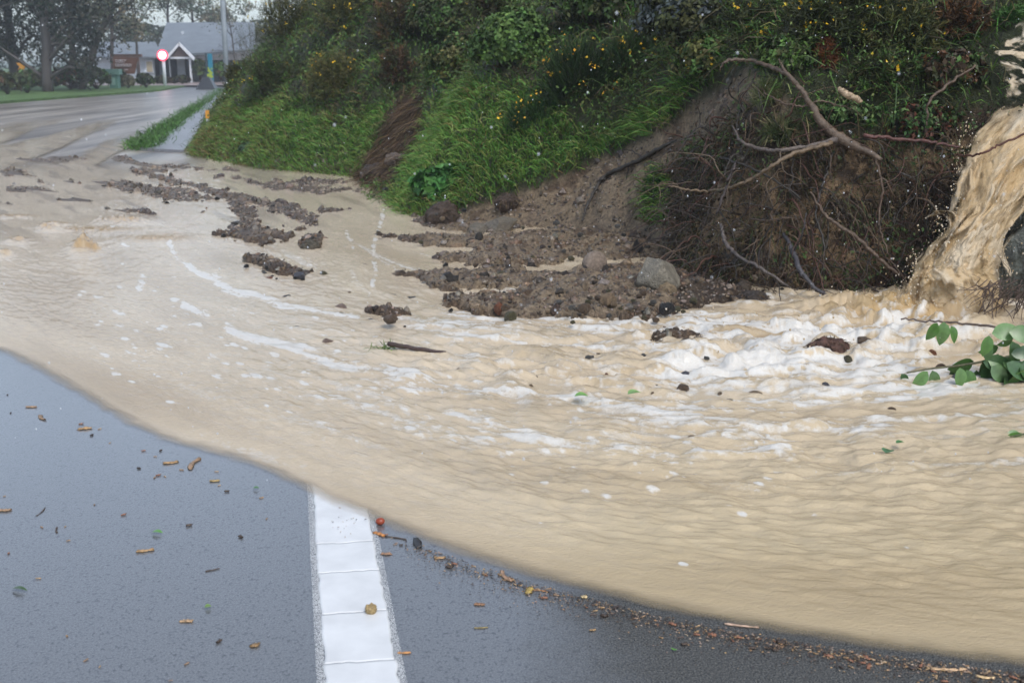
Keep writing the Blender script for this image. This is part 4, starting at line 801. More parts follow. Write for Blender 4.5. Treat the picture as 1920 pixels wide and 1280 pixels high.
# loose stones of the mud bars
def inpoly(P, n, jit=0):
    P = np.array(P, float); r = []
    while len(r) < n:
        q = P.min(0)+rng.random(2)*(P.max(0)-P.min(0))
        if poly_sd(q[:1], q[1:], P)[0] > -jit: r.append(q)
    return r
for idx, n, sz in ((22, 36, (8, 18)), (23, 60, (8, 22)), (24, 30, (7, 15))):
    for x, y in inpoly(ISL[idx], n, 3): stone(x, y, s_ := rng.uniform(*sz)*.8, s_*.6, random.choice(['brown', 'brown', 'grey', 'tan', 'dark', 'olive']), 'small muddy stone bedded in the mud fan', group='small stones bedded in the mud fan')
for idx, n in ((0, 13), (1, 16), (2, 14), (3, 8)):
    for x, y in inpoly(ISL[idx], n, 2): stone(x, y, s_ := rng.uniform(5, 12), s_*.55, random.choice(['brown', 'dark', 'grey', 'dark']), 'small dark stone on the mud bars of the flooded road', group='small stones on the mud bars')
# gravel: too many to count
mb = MB(); Vi, Fi = ico(0); n = 15000
gmk = ((cD < .25)*1.0)*(Zg[:-1, :-1] > .005)*(cY > 5); gmk = np.maximum(gmk, ss(-5, 20, slp)*(cD < 1.6)*(cD > 0)*.8)
P, Nn, x_, y_ = sample(n, gmk*(cpx > -60)*(cpx < 1420), 1.0)
R_ = rng.uniform(.003, .011, n)*(1+1.8*(rng.random(n) > .94))*(1+.5*(P[:, 1] > 9)); cc = pal(n, [(.14, .10, .07), (.09, .065, .045), (.055, .04, .03), (.21, .16, .12), (.13, .11, .09)], .4)
V = P[:, None]+Vi[None]*R_[:, None, None]*(1+.5*(rng.random((n, 12, 1))-.5))*rng.uniform(.6, 1.3, (n, 1, 3))
mb.add(V.reshape(-1, 3), (Fi[None]+12*np.arange(n)[:, None, None]).reshape(-1, 3), np.repeat(cc, 12, 0))
tag(mb.build('gravel', M['stone'], smooth=False), 'muddy gravel spread over the mud bars and the slip', 'gravel', kind='stuff')
# clods of earth with roots
def clod(px, py, wpx, hpx, label, col=(.06, .04, .028), nroot=120):
    p = hit(px, py+hpx*.4); p[2] = max(p[2], 0); s_ = p[1]/F
    V, Fc = ico(4); r = np.array([wpx*.5, wpx*.42, hpx*.62])*s_; k = fbm(V[:, 0]*3+px, V[:, 1]*3+V[:, 2]*2, 4, 400); V = V*(.7+.6*k[:, None])*r+np.array([0, 0, r[2]*.5])
    c = np.array(col)*(.5+k[:, None]); root = empty('earth_clod', p, label, 'clod'); mb = MB(); mb.add(V, Fc, c); mb.build('earth', M['soilm'], root)
    mb = MB(); q = rng.choice(len(V), nroot); d = unit(V[q]-np.array([0, 0, r[2]*.5]))
    blades(mb, V[q], unit(d+rdir(nroot)*.9), rng.uniform(.4, 1, nroot)*r[0]*.55, .004, pal(nroot, [(.12, .07, .04), (.05, .03, .02), (.10, .07, .03)], .4), 1.2); mb.build('roots', M['leaf'], root); return root
clod(830, 402, 62, 44, 'brown rooty clod at the left end of the mud slope'); clod(952, 378, 44, 28, 'dark brown clod behind the flat topped block'); clod(708, 322, 60, 30, 'brown clods of earth at the mouth of the gully')
clod(583, 462, 34, 24, 'small mossy clod standing alone in the muddy channel', (.08, .07, .05)); clod(1552, 684, 74, 34, 'reddish brown rooty clod washed by the rapids', (.10, .05, .035), 260); clod(1410, 585, 60, 26, 'dark twiggy clod at the foam edge under the roots', (.04, .03, .024), 220)
clod(742, 300, 40, 24, 'pale clod above the mouth of the gully', (.13, .10, .08))

# ---------------------------------------------------------------- small debris lying on the road
def piece_reed(L, Wd, col, seed=0, flat=.5):
    mb = MB(); x = np.linspace(-L/2, L/2, 9); r = Wd/2*(1+.15*np.sin(x*900+seed))*(.75+.5*rng.random(9)); P = np.stack([x, L*rng.uniform(-.12, .12)*np.cos(x/L*3)+.10*Wd*np.sin(x*60+seed), 0*x+Wd*flat/2], -1)
    mb.tube(P, r, 8, None, .5); mb.C[0] = np.array(col)*(.6+.8*rng.random((len(mb.V[0]), 1))); V = mb.V[0]; V[:, 0] += (np.abs(V[:, 0]) > L*.45)*rng.normal(size=len(V))*Wd*.25; V[:, 2] = np.maximum(V[:, 2]*flat+.0, 0); return mb
def put(name, px, py, me_or_mb, ang, label, cat, mat=None, z=.0012, group=None, sc_=1):
    p = at(px, py, z)
    if isinstance(me_or_mb, MB): o = me_or_mb.build(name, mat or M['chip'])
    else: o = bpy.data.objects.new(name, me_or_mb); COL.objects.link(o)
    o.location = p; o.rotation_euler = (0, 0, ang); o.scale = (sc_,)*3; return tag(o, label, cat, group)
RC = (.36, .22, .10); RC2 = (.30, .19, .11); DC = (.07, .045, .03)
def pxm(py): return float(at(960, py)[1])/F*1.02
reeds = [(366, 870, 30, 9, 1.5, RC2, 'thick broken reed piece standing out on the wet road near the water'), (272, 1032, 30, 9, .25, RC, 'split reed piece alone in the middle of the wet asphalt'), (350, 1165, 24, 9, .05, (.34, .22, .12), 'wet brown reed stub low on the left of the road'),
 (320, 867, 26, 8, .4, RC, 'orange brown chip left of the thick reed'), (8, 956, 26, 9, .1, RC2, 'reed piece at the left edge of the picture'), (398, 1068, 26, 4, .5, DC, 'dark thin twig below the green leaf on the road'), (76, 959, 22, 2.5, 1.55, DC, 'thin dark twig lying along the road at the left'),
 (107, 993, 14, 4, 1.9, DC, 'short dark twig right of the thin one at the left'), (159, 804, 26, 8, .35, RC, 'large chip in the cluster of debris by the water at the left'), (59, 763, 20, 7, .1, RC2, 'chip in the scatter at the far left of the road'), (80, 783, 16, 7, -.9, RC2, 'slanting chip in the scatter at the far left'),
 (402, 901, 15, 7, .1, (.36, .25, .10), 'yellow brown chip right of the thick reed'), (478, 1210, 14, 12, .1, (.24, .15, .07), 'square piece of bark left of the white line'), (711, 1002, 28, 9, -.75, (.48, .20, .06), 'bright orange bark strip right of the white line'),
 (742, 1008, 46, 4, -.35, DC, 'long dark twig beside the orange bark strip'), (783, 1018, 24, 14, -1.3, (.03, .028, .028), 'black seed pod at the edge of the muddy water'), (724, 1038, 16, 9, .1, (.30, .17, .10), 'brown chip right of the white line top'), (825, 1046, 22, 8, .1, RC, 'tan chip in the debris line under the black pod'),
 (950, 1080, 26, 10, -1.2, (.33, .2, .12), 'upright chip in the debris line'), (990, 1108, 14, 12, 1.2, (.40, .28, .08), 'yellow brown curl of bark below the debris line'), (1012, 1107, 26, 4, -.3, (.42, .2, .08), 'thin orange twig beside the yellow brown curl'), (899, 1133, 18, 8, -.1, (.28, .15, .08), 'brown chip alone on the asphalt under the debris line'),
 (758, 1223, 24, 6, .1, (.48, .22, .07), 'orange chip touching the right edge of the white line'), (902, 1176, 26, 4, .1, (.24, .18, .06), 'pale straw alone on the asphalt'), (1779, 1254, 72, 9, -.06, (.55, .36, .20), 'long pale reed stem at the bottom right corner'), (1847, 1269, 36, 9, -.3, (.60, .42, .22), 'shorter pale reed stem at the bottom right corner'),
 (1095, 1120, 10, 10, .2, (.55, .42, .22), 'pale chip at the start of the gritty wrack line'), (1390, 1172, 66, 7, -.22, (.5, .34, .24), 'pale stick in the wrack line along the water')]
for i, (x, y, L, Wd, an, c, lab) in enumerate(reeds):
    k = pxm(y); put('twig' if Wd < 5 else 'wood_chip', x, y, piece_reed(L*k*(1.0 if abs(an) < .8 else 1.9), Wd*k, c, i), an, lab, 'twig' if Wd < 5 else 'wood chip')
k = pxm(1143); V, Fc = ico(3); V = V*np.array([12*k, 11*k, 13*k]); V[:, 2] = np.clip(V[:, 2], -9*k, 9*k)+9*k; mb = MB(); mb.add(V*(1+.2*(vn(V[:, 0]*200, V[:, 1]*200+V[:, 2]*170, 3)-.5))[:, None], Fc, (.30, .21, .09)); put('bark_lump', 696, 1149, mb, 0, 'lump of yellow brown bark standing on the white line', 'bark')
V, Fc = ico(3); k = pxm(980); mb = MB(); mb.add(V*np.array([9*k, 8*k, 7*k])+np.array([0, 0, 6*k]), Fc, (.28, .05, .02)); put('berry', 713, 982, mb, 0, 'round red brown berry at the edge of the muddy water', 'berry', M['shiny_leaf'])
def leafmesh(L, Wd, col, curl=.25, n=7):
    u = np.linspace(0, 1, n); w_ = Wd/2*np.sin(np.pi*u**.8)**.8; V = []
    for i in range(n):
        for s_ in (-1, 0, 1): V.append((L*(u[i]-.5), s_*w_[i], abs(s_)*w_[i]*curl+L*curl*.4*math.sin(u[i]*3)))
    mb = MB(); mb.add(np.array(V), grid_faces(n, 3), np.tile(np.array([1, .8, 1])[:, None], (n, 1))*np.array(col)); return mb
for x, y, L, Wd, an, c, lab, zz in [(295, 998, 24, 8, -.2, (.12, .3, .06), 'bright green leaf on the wet asphalt', .005), (480, 915, 13, 6, 0, (.08, .2, .06), 'small green leaf near the curve of the water', .005), (37, 1105, 38, 7, -.3, (.06, .11, .04), 'dark green torn leaf at the left of the road', .005), (390, 1137, 14, 9, .3, (.16, .26, .06), 'little yellow green leaf with a thin stalk', .005),
      (1090, 743, 26, 14, 0, (.16, .34, .06), 'pale green leaf floating in the foam', .05), (1190, 738, 28, 14, .3, (.20, .34, .10), 'washed out green leaf right of the floating pale one', .05), (1665, 846, 22, 14, .9, (.08, .17, .07), 'dark leaf half under the water', .035), (1688, 830, 18, 9, .2, (.08, .20, .06), 'leaf tip showing above the half sunken leaf', .04), (1264, 1217, 6, 8, 1, (.12, .3, .05), 'tiny green leaf on the asphalt under the wrack line', .005)]:
    k = pxm(y); put('leaf', x, y, leafmesh(L*k, Wd*k*1.7, c), an, lab, 'leaf', M['shiny_leaf'], zz)
# crumbs scattered on the road and the wrack line at the water's edge
tm = []
for i in range(8):
    c = [RC, DC, RC2, (.05, .035, .03), (.42, .28, .15), (.25, .11, .06), (.12, .08, .06), (.5, .38, .26)][i]; mb = piece_reed(.014, [.005, .008, .004, .007, .004, .007, .003, .003][i], c, i*3, .7); o = mb.build('crumb', M['chip']); tm.append(o.data); bpy.data.objects.remove(o)
cr = [(152, 795), (172, 816), (187, 804), (206, 830), (301, 845), (291, 856), (340, 881), (297, 891), (290, 895), (406, 884), (411, 910), (426, 921), (490, 933), (72, 1084), (20, 774), (14, 740), (232, 965), (177, 946), (125, 1192), (410, 1203), (309, 893), (260, 878), (269, 845), (355, 985), (78, 988), (122, 987), (128, 1013), (350, 1244), (161, 1237), (187, 1249), (500, 972), (16, 1037), (8, 930), (320, 1275), (452, 1007)]
for x, y in cr: put('wood_crumb', x+0, y, tm[rng.integers(0, 6)], rng.random()*6.3, 'dark crumb of bark scattered on the wet asphalt left of the white line', 'bark crumb', group='bark crumbs on the left of the road', sc_=rng.uniform(.6, 1.15))
for i in range(24): put('wood_crumb', rng.normal(645, 20), rng.normal(980, 13), tm[rng.integers(0, 6)], rng.random()*6.3, 'tiny dark crumb on the top of the white line', 'bark crumb', z=.007, group='crumbs on the white line', sc_=rng.uniform(.15, .42))
shp = np.array(SHORE, float)
for i in range(165):
    x = 720+1200*rng.random()**.8; y = np.interp(x, shp[:, 0], shp[:, 1])+rng.gamma(2.2, 5.5)+7+(x-720)*.006
    if y < 1290: put('wrack_chip', x, y, tm[rng.integers(0, 8)], -.25+rng.normal()*.7, 'small wood chip in the line of debris along the lower edge of the muddy water', 'wood chip', group='chips in the debris line at the water edge', sc_=rng.uniform(.35, 1.25))
mb = MB(); n = 3800; x = 760+1180*rng.random(n); y = np.interp(x, shp[:, 0], shp[:, 1])+rng.gamma(2.0, 9, n)+5; P = at(x, y, .003); a = rng.random(n)*3.14
L = rng.uniform(.0012, .0045, n); e1 = np.stack([np.cos(a), np.sin(a), 0*a], -1)*L[:, None]; e2 = np.stack([-np.sin(a), np.cos(a), 0*a], -1)*L[:, None]*.45; up_ = np.array([0, 0, 1.])*L[:, None]*.6
V = np.stack([P-e1, P-e2+up_, P+e1, P+e2+up_*.3], 1).reshape(-1, 3); mb.add(V, np.arange(4*n).reshape(-1, 4), np.repeat(pal(n, [RC, DC, DC, (.3, .22, .16), (.05, .04, .035)], .4), 4, 0))
tag(mb.build('grit', M['chip']), 'fine gritty litter left along the edge of the muddy water', 'grit', kind='stuff')
# floating stick with a tuft of grass
k = pxm(660); p = at(775, 657, .03); root = empty('floating_stick', p, 'dark floating stick with a green grass tuft at its left end', 'stick'); mb = MB()
mb.tube(spline([(-48*k, .05, .02), (0, .0, .012), (62*k, -.05, -.0)], 14, .004), np.linspace(.012, .008, 14), 7, (.06, .035, .03)); mb.build('stem', M['bark'], root)
mb = MB(); n = 60; blades(mb, np.array([-50*k, .05, .0])+rng.normal(size=(n, 3))*np.array([.035, .02, .005]), unit(rdir(n)*.8+np.array([-.3, 0, .5])), rng.uniform(.03, .12, n), .004, pal(n, [(.08, .15, .03), (.14, .2, .05)]), .9); mb.build('grass_blades', M['leaf'], root)

# ---------------------------------------------------------------- hanging leafy branch at the right
def leafy(pts, Y, rpx, leafs, label, cat='branch', name='leafy_branch', col=(.10, .11, .05)):
    Q = np.array([atY(x, y, Y) for x, y in pts]); root = empty(name, Q[-1], label, cat); mb = MB(); mb.tube(spline(Q-Q[-1], 24, .003), np.linspace(rpx[0], rpx[1], 24)*Y/F, 7, col); mb.build('stem', M['bark'], root)
    mb = MB()
    for (x, y, L, an, tint) in leafs:
        c = np.array([(.08, .18, .04), (.12, .23, .07), (.05, .11, .035), (.09, .16, .06)][tint])*rng.uniform(.85, 1.15); lm = leafmesh(L*.95*Y/F, L*.58*Y/F, c, .16, 9); V = lm.V[0]; V[:, 0] += L*.5*Y/F
        E = Euler((rng.uniform(.85, 1.5), rng.uniform(-.3, .3), 0)).to_matrix(); R = np.array(Matrix.Rotation(-an, 3, 'Y')@E); V = V@R.T+atY(x, y, Y+rng.uniform(-.10, .05))-Q[-1]
        mb.add(V, grid_faces(9, 3), lm.C[0])
    mb.build('leaves', M['shiny_leaf'], root); return root
dn = -math.pi/2
lf = [(1770, 602, 50, dn+.15, 1), (1758, 604, 42, dn-.3, 0), (1783, 610, 38, dn+.5, 0), (1855, 628, 44, dn-.3, 0), (1858, 625, 60, -.1, 1), (1890, 622, 62, -.25, 0), (1850, 640, 40, dn+.1, 2), (1900, 640, 50, dn-.1, 0), (1740, 695, 46, dn-.5, 1), (1748, 693, 48, dn+.2, 3), (1690, 700, 26, dn+.6, 2), (1800, 688, 44, dn-.1, 1), (1812, 692, 50, dn+.5, 0)]
lf2 = [(rng.uniform(1805, 1935), rng.uniform(672, 752), rng.uniform(34, 58), rng.choice([dn, dn+.6, dn-.5, -.2, math.pi+.2, -.6, math.pi+.6])+rng.normal()*.25, rng.integers(0, 4)) for _ in range(64)]
lf2 += [(rng.uniform(1840, 1935), rng.uniform(735, 765), rng.uniform(30, 46), rng.uniform(-2.6, -.4), rng.integers(0, 4)) for _ in range(18)]
lf2 += [(rng.uniform(1870, 1935), rng.uniform(625, 700), rng.uniform(34, 50), rng.uniform(-3.1, 0), rng.integers(0, 3)) for _ in range(12)]
leafy([(1700, 699), (1740, 692), (1790, 686), (1850, 676), (1900, 668), (1960, 655)], 4.75, (1.5, 3), lf+lf2, 'leafy green branch hanging over the white foam at the right edge', col=(.13, .12, .06))
leafy([(1788, 905), (1830, 908), (1880, 910), (1960, 900)], 3.70, (1.4, 2.2), [(1806, 906, 42, math.pi+.05, 2), (1895, 885, 40, -.1, 2), (1880, 903, 18, dn, 2)], 'thin trailing twig with one dark leaf lying on the muddy water', 'twig', 'trailing_twig', (.12, .08, .05))
leafy([(1895, 818), (1925, 812), (1970, 800)], 3.92, (1.4, 2), [(1882, 826, 44, .15, 0), (1886, 812, 42, -.15, 1), (1900, 834, 36, -.5, 2), (1905, 815, 34, -1.6, 2)], 'small leaves entering at the right edge below the leafy branch', 'twig', 'leafy_twig')
# twiggy brush and dark wet rock right of the fall
mb = MB(); 
for i in range(70):
    p = atY(rng.uniform(1850, 1960), rng.uniform(520, 560), 5.9+rng.random()*.3); d = unit(np.array([-.5+rng.normal()*.5, -.3, -.5+rng.normal()*.4])); pts = [p]
    for k in range(5): d = unit(d+rng.normal(size=3)*.35+np.array([0, 0, -.12])); pts.append(pts[-1]+d*rng.uniform(.03, .08))
    mb.tube(spline(pts, 12), np.linspace(.003, .001, 12), 5, (.07, .045, .035))
tag(mb.build('twiggy_brush', M['bark']), 'fine dark brush of twigs beside the foot of the waterfall at the right edge', 'brush', kind='stuff')
wr = rockmesh('wet_rock', (.055, .06, .05), 91, .9, .34, 5, (.09, .10, .085)); p = atY(1975, 470, 6.55); o = bpy.data.objects.new('wet_rock', wr); COL.objects.link(o); o.location = p; o.scale = (.36, .3, .48); tag(o, 'dark wet rock face right of the waterfall', 'rock')

# ---------------------------------------------------------------- background
def px3(x, y, Y): return atY(x, y, Y)
def plain(name, col, rough=.6, **k): return simple(name, col, rough, .1, 3, .1, .01, **k)
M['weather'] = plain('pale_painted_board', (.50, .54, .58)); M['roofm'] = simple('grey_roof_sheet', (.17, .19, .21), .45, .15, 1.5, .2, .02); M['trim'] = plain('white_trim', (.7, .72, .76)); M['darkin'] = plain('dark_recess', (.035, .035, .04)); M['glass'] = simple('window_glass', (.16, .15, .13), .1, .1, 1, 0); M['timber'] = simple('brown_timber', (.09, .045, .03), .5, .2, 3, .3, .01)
def bx(name, x0, y0, x1, y1, Y, d, mat, parent=None, o0=(0, 0, 0)):
    a, b_ = px3(x0, y0, Y), px3(x1, y1, Y); mb = MB(); mb.box(((a[0]+b_[0])/2-o0[0], Y+d/2-o0[1], (a[2]+b_[2])/2-o0[2]), (abs(b_[0]-a[0]), d, abs(a[2]-b_[2]))); return mb.build(name, mat, parent, False)
def quad(name, P, mat, parent, o0, th=.15):
    P = np.array(P)-np.array(o0); nn = np.cross(P[1]-P[0], P[3]-P[0]); nn = nn/np.linalg.norm(nn)*th; mb = MB(); mb.add(np.vstack([P, P+nn]), [[0, 1, 2, 3], [7, 6, 5, 4], [0, 4, 5, 1], [1, 5, 6, 2], [2, 6, 7, 3], [3, 7, 4, 0]]); return mb.build(name, mat, parent, False)
o0 = px3(330, 156, 72); o0[2] = .09; H_ = empty('park_building', o0, 'pale single storey building with a large grey roof and a white gabled porch', 'building')
bx('wall', 168, 104, 290, 157, 71.5, .3, M['weather'], H_, o0); w_ = bx('window', 272, 113, 288, 137, 71.35, .1, M['trim'], H_, o0); g_ = bx('pane', 274, 116, 286, 135, 71.3, .04, simple('blind', (.42, .36, .24), .5, .1, 2, 0), w_, o0)
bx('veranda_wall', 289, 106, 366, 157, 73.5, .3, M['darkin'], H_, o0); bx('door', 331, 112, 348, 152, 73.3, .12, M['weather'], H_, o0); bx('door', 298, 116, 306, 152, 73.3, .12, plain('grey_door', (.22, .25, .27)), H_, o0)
bx('upper_wall', 358, 94, 470, 113, 73, .4, M['trim'], H_, o0); bx('glazed_wall', 358, 113, 470, 157, 73.4, .3, plain('dark_glazing', (.06, .075, .08), .15), H_, o0)
for x in (375, 392, 412, 430): bx('mullion', x, 113, x+2.5, 157, 73.2, .12, plain('grey_mullion', (.25, .28, .32)), H_, o0)
quad('roof', [px3(292, 110, 71.2), px3(478, 97, 71.2), px3(478, 46, 79), px3(313, 47, 79)], M['roofm'], H_, o0)
quad('wing_roof', [px3(158, 110, 71), px3(306, 110, 71), px3(292, 82, 74.5), px3(176, 82, 74.5)], M['roofm'], H_, o0, .1)
pr = quad('porch_roof', [px3(316, 108, 69.6), px3(336, 83, 69.6), px3(336, 83, 73), px3(316, 108, 73)], M['roofm'], H_, o0, .1); quad('porch_roof', [px3(336, 83, 69.6), px3(363, 111, 69.6), px3(363, 111, 73), px3(336, 83, 73)], M['roofm'], H_, o0, .1)
quad('barge_board', [px3(315, 111, 69.5), px3(337, 85, 69.5), px3(337, 79, 69.5), px3(314, 105, 69.5)], M['trim'], H_, o0, .12); quad('barge_board', [px3(336, 85, 69.5), px3(364, 114, 69.5), px3(366, 109, 69.5), px3(336, 79, 69.5)], M['trim'], H_, o0, .12)
mb = MB(); T = np.array([px3(320, 107, 69.8), px3(358, 109, 69.8), px3(337, 87, 69.8)])-o0; mb.add(np.vstack([T, T+[0, .1, 0]]), [[0, 1, 2], [5, 4, 3]], None); mb.add(np.vstack([T, T+[0, .1, 0]]), [[0, 3, 4, 1], [1, 4, 5, 2], [2, 5, 3, 0]], None); mb.build('gable_infill', plain('brown_shingle', (.16, .11, .10)), H_, smooth=False)
bx('beam', 318, 107, 360, 111, 69.7, .3, M['trim'], H_, o0); bx('post', 354, 110, 360, 155, 69.7, .2, M['trim'], H_, o0); bx('post', 316, 110, 320, 157, 69.7, .2, plain('grey_post', (.3, .32, .35)), H_, o0)
# round speed sign, lit up
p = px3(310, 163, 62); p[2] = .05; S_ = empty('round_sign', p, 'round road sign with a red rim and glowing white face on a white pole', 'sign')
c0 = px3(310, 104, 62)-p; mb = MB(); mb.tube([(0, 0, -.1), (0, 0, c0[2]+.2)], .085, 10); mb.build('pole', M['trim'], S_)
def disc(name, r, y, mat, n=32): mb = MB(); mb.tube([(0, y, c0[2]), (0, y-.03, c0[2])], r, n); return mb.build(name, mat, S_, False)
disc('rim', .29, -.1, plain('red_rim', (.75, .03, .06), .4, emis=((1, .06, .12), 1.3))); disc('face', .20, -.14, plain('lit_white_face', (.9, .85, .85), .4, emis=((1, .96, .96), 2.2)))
# timber park sign with pale lines of text too blurred to read
p = px3(235, 165, 60); p[2] = .05; T_ = empty('park_sign', p, 'brown timber notice board with pale lettering between two posts', 'sign')
mb = MB(); Pp = np.array([px3(212, 107, 60), px3(259, 108, 60), px3(252, 139, 60), px3(212, 139, 60)])-p; mb.add(np.vstack([Pp, Pp+[0, .1, 0]]), [[0, 3, 2, 1], [4, 5, 6, 7], [0, 1, 5, 4], [1, 2, 6, 5], [2, 3, 7, 6], [3, 0, 4, 7]]); mb.build('board', simple('red_brown_board', (.13, .06, .04), .5, .2, 3, .3, .01), T_, smooth=False)
bx('post', 208, 104, 213, 168, 60, .15, M['timber'], T_, p); bx('post', 259, 104, 264, 168, 60, .15, M['timber'], T_, p); bx('beam', 206, 102, 265, 107, 60, .2, M['timber'], T_, p)
for yy, x0, x1 in ((113, 215, 236), (116.5, 216, 233), (121, 215, 247), (124, 216, 246), (131, 217, 240), (134.5, 218, 234)):
    x = x0; mb = MB()
    while x < x1:
        l = rng.uniform(2.5, 6); a, b_ = px3(x, yy-.8, 59.9)-p, px3(min(x+l, x1), yy+.9, 59.9)-p; mb.box(((a[0]+b_[0])/2, -.06, (a[2]+b_[2])/2), (b_[0]-a[0], .02, a[2]-b_[2])); x += l+.8
    mb.build('lettering', plain('pale_lettering', (.45, .40, .42)), T_, smooth=False)
p = px3(208, 168, 56); p[2] = .05; G_ = empty('green_cabinet', p, 'faded green roadside cabinet with a wide top below the timber notice board', 'cabinet'); GM = plain('faded_green_paint', (.12, .25, .20), .45)
bx('body', 204, 139, 222, 168, 56, .4, GM, G_, p); bx('top', 191, 130, 223, 140, 55.9, .5, plain('pale_green_paint', (.17, .30, .25), .45), G_, p); bx('label_plate', 208, 146, 216, 160, 55.96, .02, plain('pale_plate', (.25, .40, .34)), G_, p)
p = px3(392, 152, 64); p[2] = .05; B_2 = empty('banner_sign', p, 'tall teal banner sign with a yellow green pattern at its foot', 'sign'); bx('frame', 384, 100, 389, 153, 64, .2, plain('dark_frame', (.03, .06, .07)), B_2, p); bx('panel', 388.6, 101, 400, 153, 64, .12, simple('teal_panel', (.02, .20, .30), .4, .2, 2, 0), B_2, p)
mb = MB()
for x, y, r, q in ((392, 133, 3, 0), (396, 137, 3.4, 1), (391, 141, 3, 1), (396, 144, 3.6, 0), (391, 128, 1.8, 1), (397, 129, 1.5, 0)):
    a = px3(x, y, 63.97)-p; n = 7; an = np.linspace(0, 6.28, n, False); rr_ = r/34*(.7+.5*rng.random(n)); V = np.stack([a[0]+np.cos(an)*rr_, np.full(n, a[1]-.012-.004*q), a[2]+np.sin(an)*rr_], -1); mb.add(np.vstack([V, a+[0, -.014-.004*q, 0]]), [[i, (i+1) % n, n] for i in range(n)], (.35, .45, .05))
mb.build('pattern', M['flower'], B_2, smooth=False)
p = px3(385, 166, 57); p[2] = .0; mb = MB()
for i in range(9):
    t0, t1 = i/9+.008, (i+1)/9-.008; xb = lambda t: (t-.5)*36/37.5; xt = lambda t: (t-.5)*13/37.5
    V = np.array([(xb(t0), 0, 0), (xb(t1), 0, 0), (xb(t1)*.97, .8, 0), (xb(t0)*.97, .8, 0), (xt(t0), .2, .56), (xt(t1), .2, .56), (xt(t1), .6, .56), (xt(t0), .6, .56)]); mb.add(V, [[0, 3, 2, 1], [4, 5, 6, 7], [0, 1, 5, 4], [1, 2, 6, 5], [2, 3, 7, 6], [3, 0, 4, 7]])
o = mb.build('slatted_cover', plain('dark_slate_boards', (.04, .045, .055), .35), None, False); o.location = p; tag(o, 'dark tapered ribbed cover on the pavement below the teal banner', 'cover')
p = px3(427, 172, 57); p[2] = 0; P_ = empty('utility_pole', p, 'tall grey utility pole at the end of the bank', 'pole'); mb = MB(); mb.tube([(0, 0, -.2), (0, 0, 3), (0.02, 0, 6), (.03, 0, 9.5)], [.125, .12, .11, .10], 12); mb.build('shaft', simple('grey_pole', (.30, .33, .36), .5, .15, 3, .2, .01), P_); mb = MB(); mb.box((0, 0, 8.9), (1.8, .1, .12)); mb.build('cross_arm', M['timber'], P_, smooth=False)
p = px3(38, 150, 50); p[2] = .05; A_S = empty('arrow_sign', p, 'small orange arrow sign under the dark trees at the left', 'sign'); mb = MB(); mb.tube([(0, 0, -.1), (0, 0, .75)], .03, 6); mb.build('post', M['timber'], A_S)
a = px3(39, 126, 50)-p; mb = MB(); s_ = .17; V = np.array([(-s_, 0, -s_), (s_*.5, 0, -s_), (s_*1.2, 0, 0), (s_*.5, 0, s_), (-s_, 0, s_), (-s_*.2, 0, 0)])+a+[0, -.05, 0]; mb.add(np.vstack([V, V+[0, .03, 0]]), [[0, 1, 2, 5], [5, 2, 3, 4], [6, 11, 8, 7], [11, 10, 9, 8], [0, 6, 7, 1], [1, 7, 8, 2], [2, 8, 9, 3], [3, 9, 10, 4], [4, 10, 11, 5], [5, 11, 6, 0]]); mb.build('arrow_panel', plain('orange_panel', (.65, .28, .03)), A_S, smooth=False)
p = px3(392, 262, 19.6); p[2] = tz(p[0], p[1]); K_ = empty('marker_post', p, 'short white marker post with an orange top in the long grass', 'post'); k = 19.6/F; mb = MB(); mb.box((0, 0, 12*k), (5*k, 3*k, 26*k)); mb.build('post', M['trim'], K_, smooth=False); mb = MB(); mb.box((0, -.003, 32*k), (6.5*k, 4*k, 15*k)); mb.build('orange_band', plain('orange_band', (.75, .33, .04)), K_, smooth=False)
# trees
def tree(name, px, Y, h, spread, lean, cols, ncl, per, lsz, label, ch=.25, bark=(.06, .05, .045), clr=.8, tr=.18, droop=0, nb=16):
    p = px3(px, 160, Y); p[2] = 0; root = empty(name, p, label, 'tree'); mb = MB(); top = np.array([lean, 0, h*.92]); S = spline([(0, 0, -.2), (lean*.25, .1, h*.3), (lean*.6, 0, h*.62), top], 14, .06); mb.tube(S, np.linspace(tr, tr*.2, 14), 8, bark, .15); ends = []
    for i in range(nb):
        t_ = rng.uniform(ch, .95); b0 = S[int(t_*13)]; a = rng.random()*6.28; L = spread*rng.uniform(.5, 1.05)*(1.25-t_*.8); e = b0+np.array([math.cos(a)*L, math.sin(a)*L*.7, L*rng.uniform(.1, .7)-droop*L]); md = (b0+e)/2+np.array([0, 0, .12*L])+rng.normal(size=3)*.1*L
        Q = spline([b0, md, e], 10, .05); mb.tube(Q, np.linspace(tr*.45*(1.1-t_), .015, 10), 5, bark, .2); ends += [Q[5], Q[7], Q[9]]
    mb.build('trunk', M['bark'], root)
    E = np.array(ends); q = rng.integers(0, len(E), ncl); C = E[q]+rng.normal(size=(ncl, 3))*clr*.45*np.array([1, 1, .8]); P = np.repeat(C, per, 0)+rng.normal(size=(ncl*per, 3))*clr*.3; tc_ = np.repeat(pal(ncl, cols, .4), per, 0)*(1+.5*(rng.random((ncl*per, 1))-.5))
    mb = MB(); leaves(mb, P, rdir(len(P)), rng.uniform(.5, 1.2, len(P))*lsz, tc_, .5); mb.build('crown', M['leaf'], root); return root
TD = [(.022, .034, .022), (.032, .04, .026), (.018, .026, .02), (.04, .038, .026)]; TO = [(.16, .15, .10), (.20, .17, .10), (.10, .11, .07)]; TG = [(.10, .13, .09), (.07, .10, .07), (.14, .15, .10)]
tree('evergreen_tree', -40, 50, 9, 3.0, .2, TD, 230, 30, .22, 'dark evergreen tree at the left edge of the picture', .08, nb=26, tr=.25)
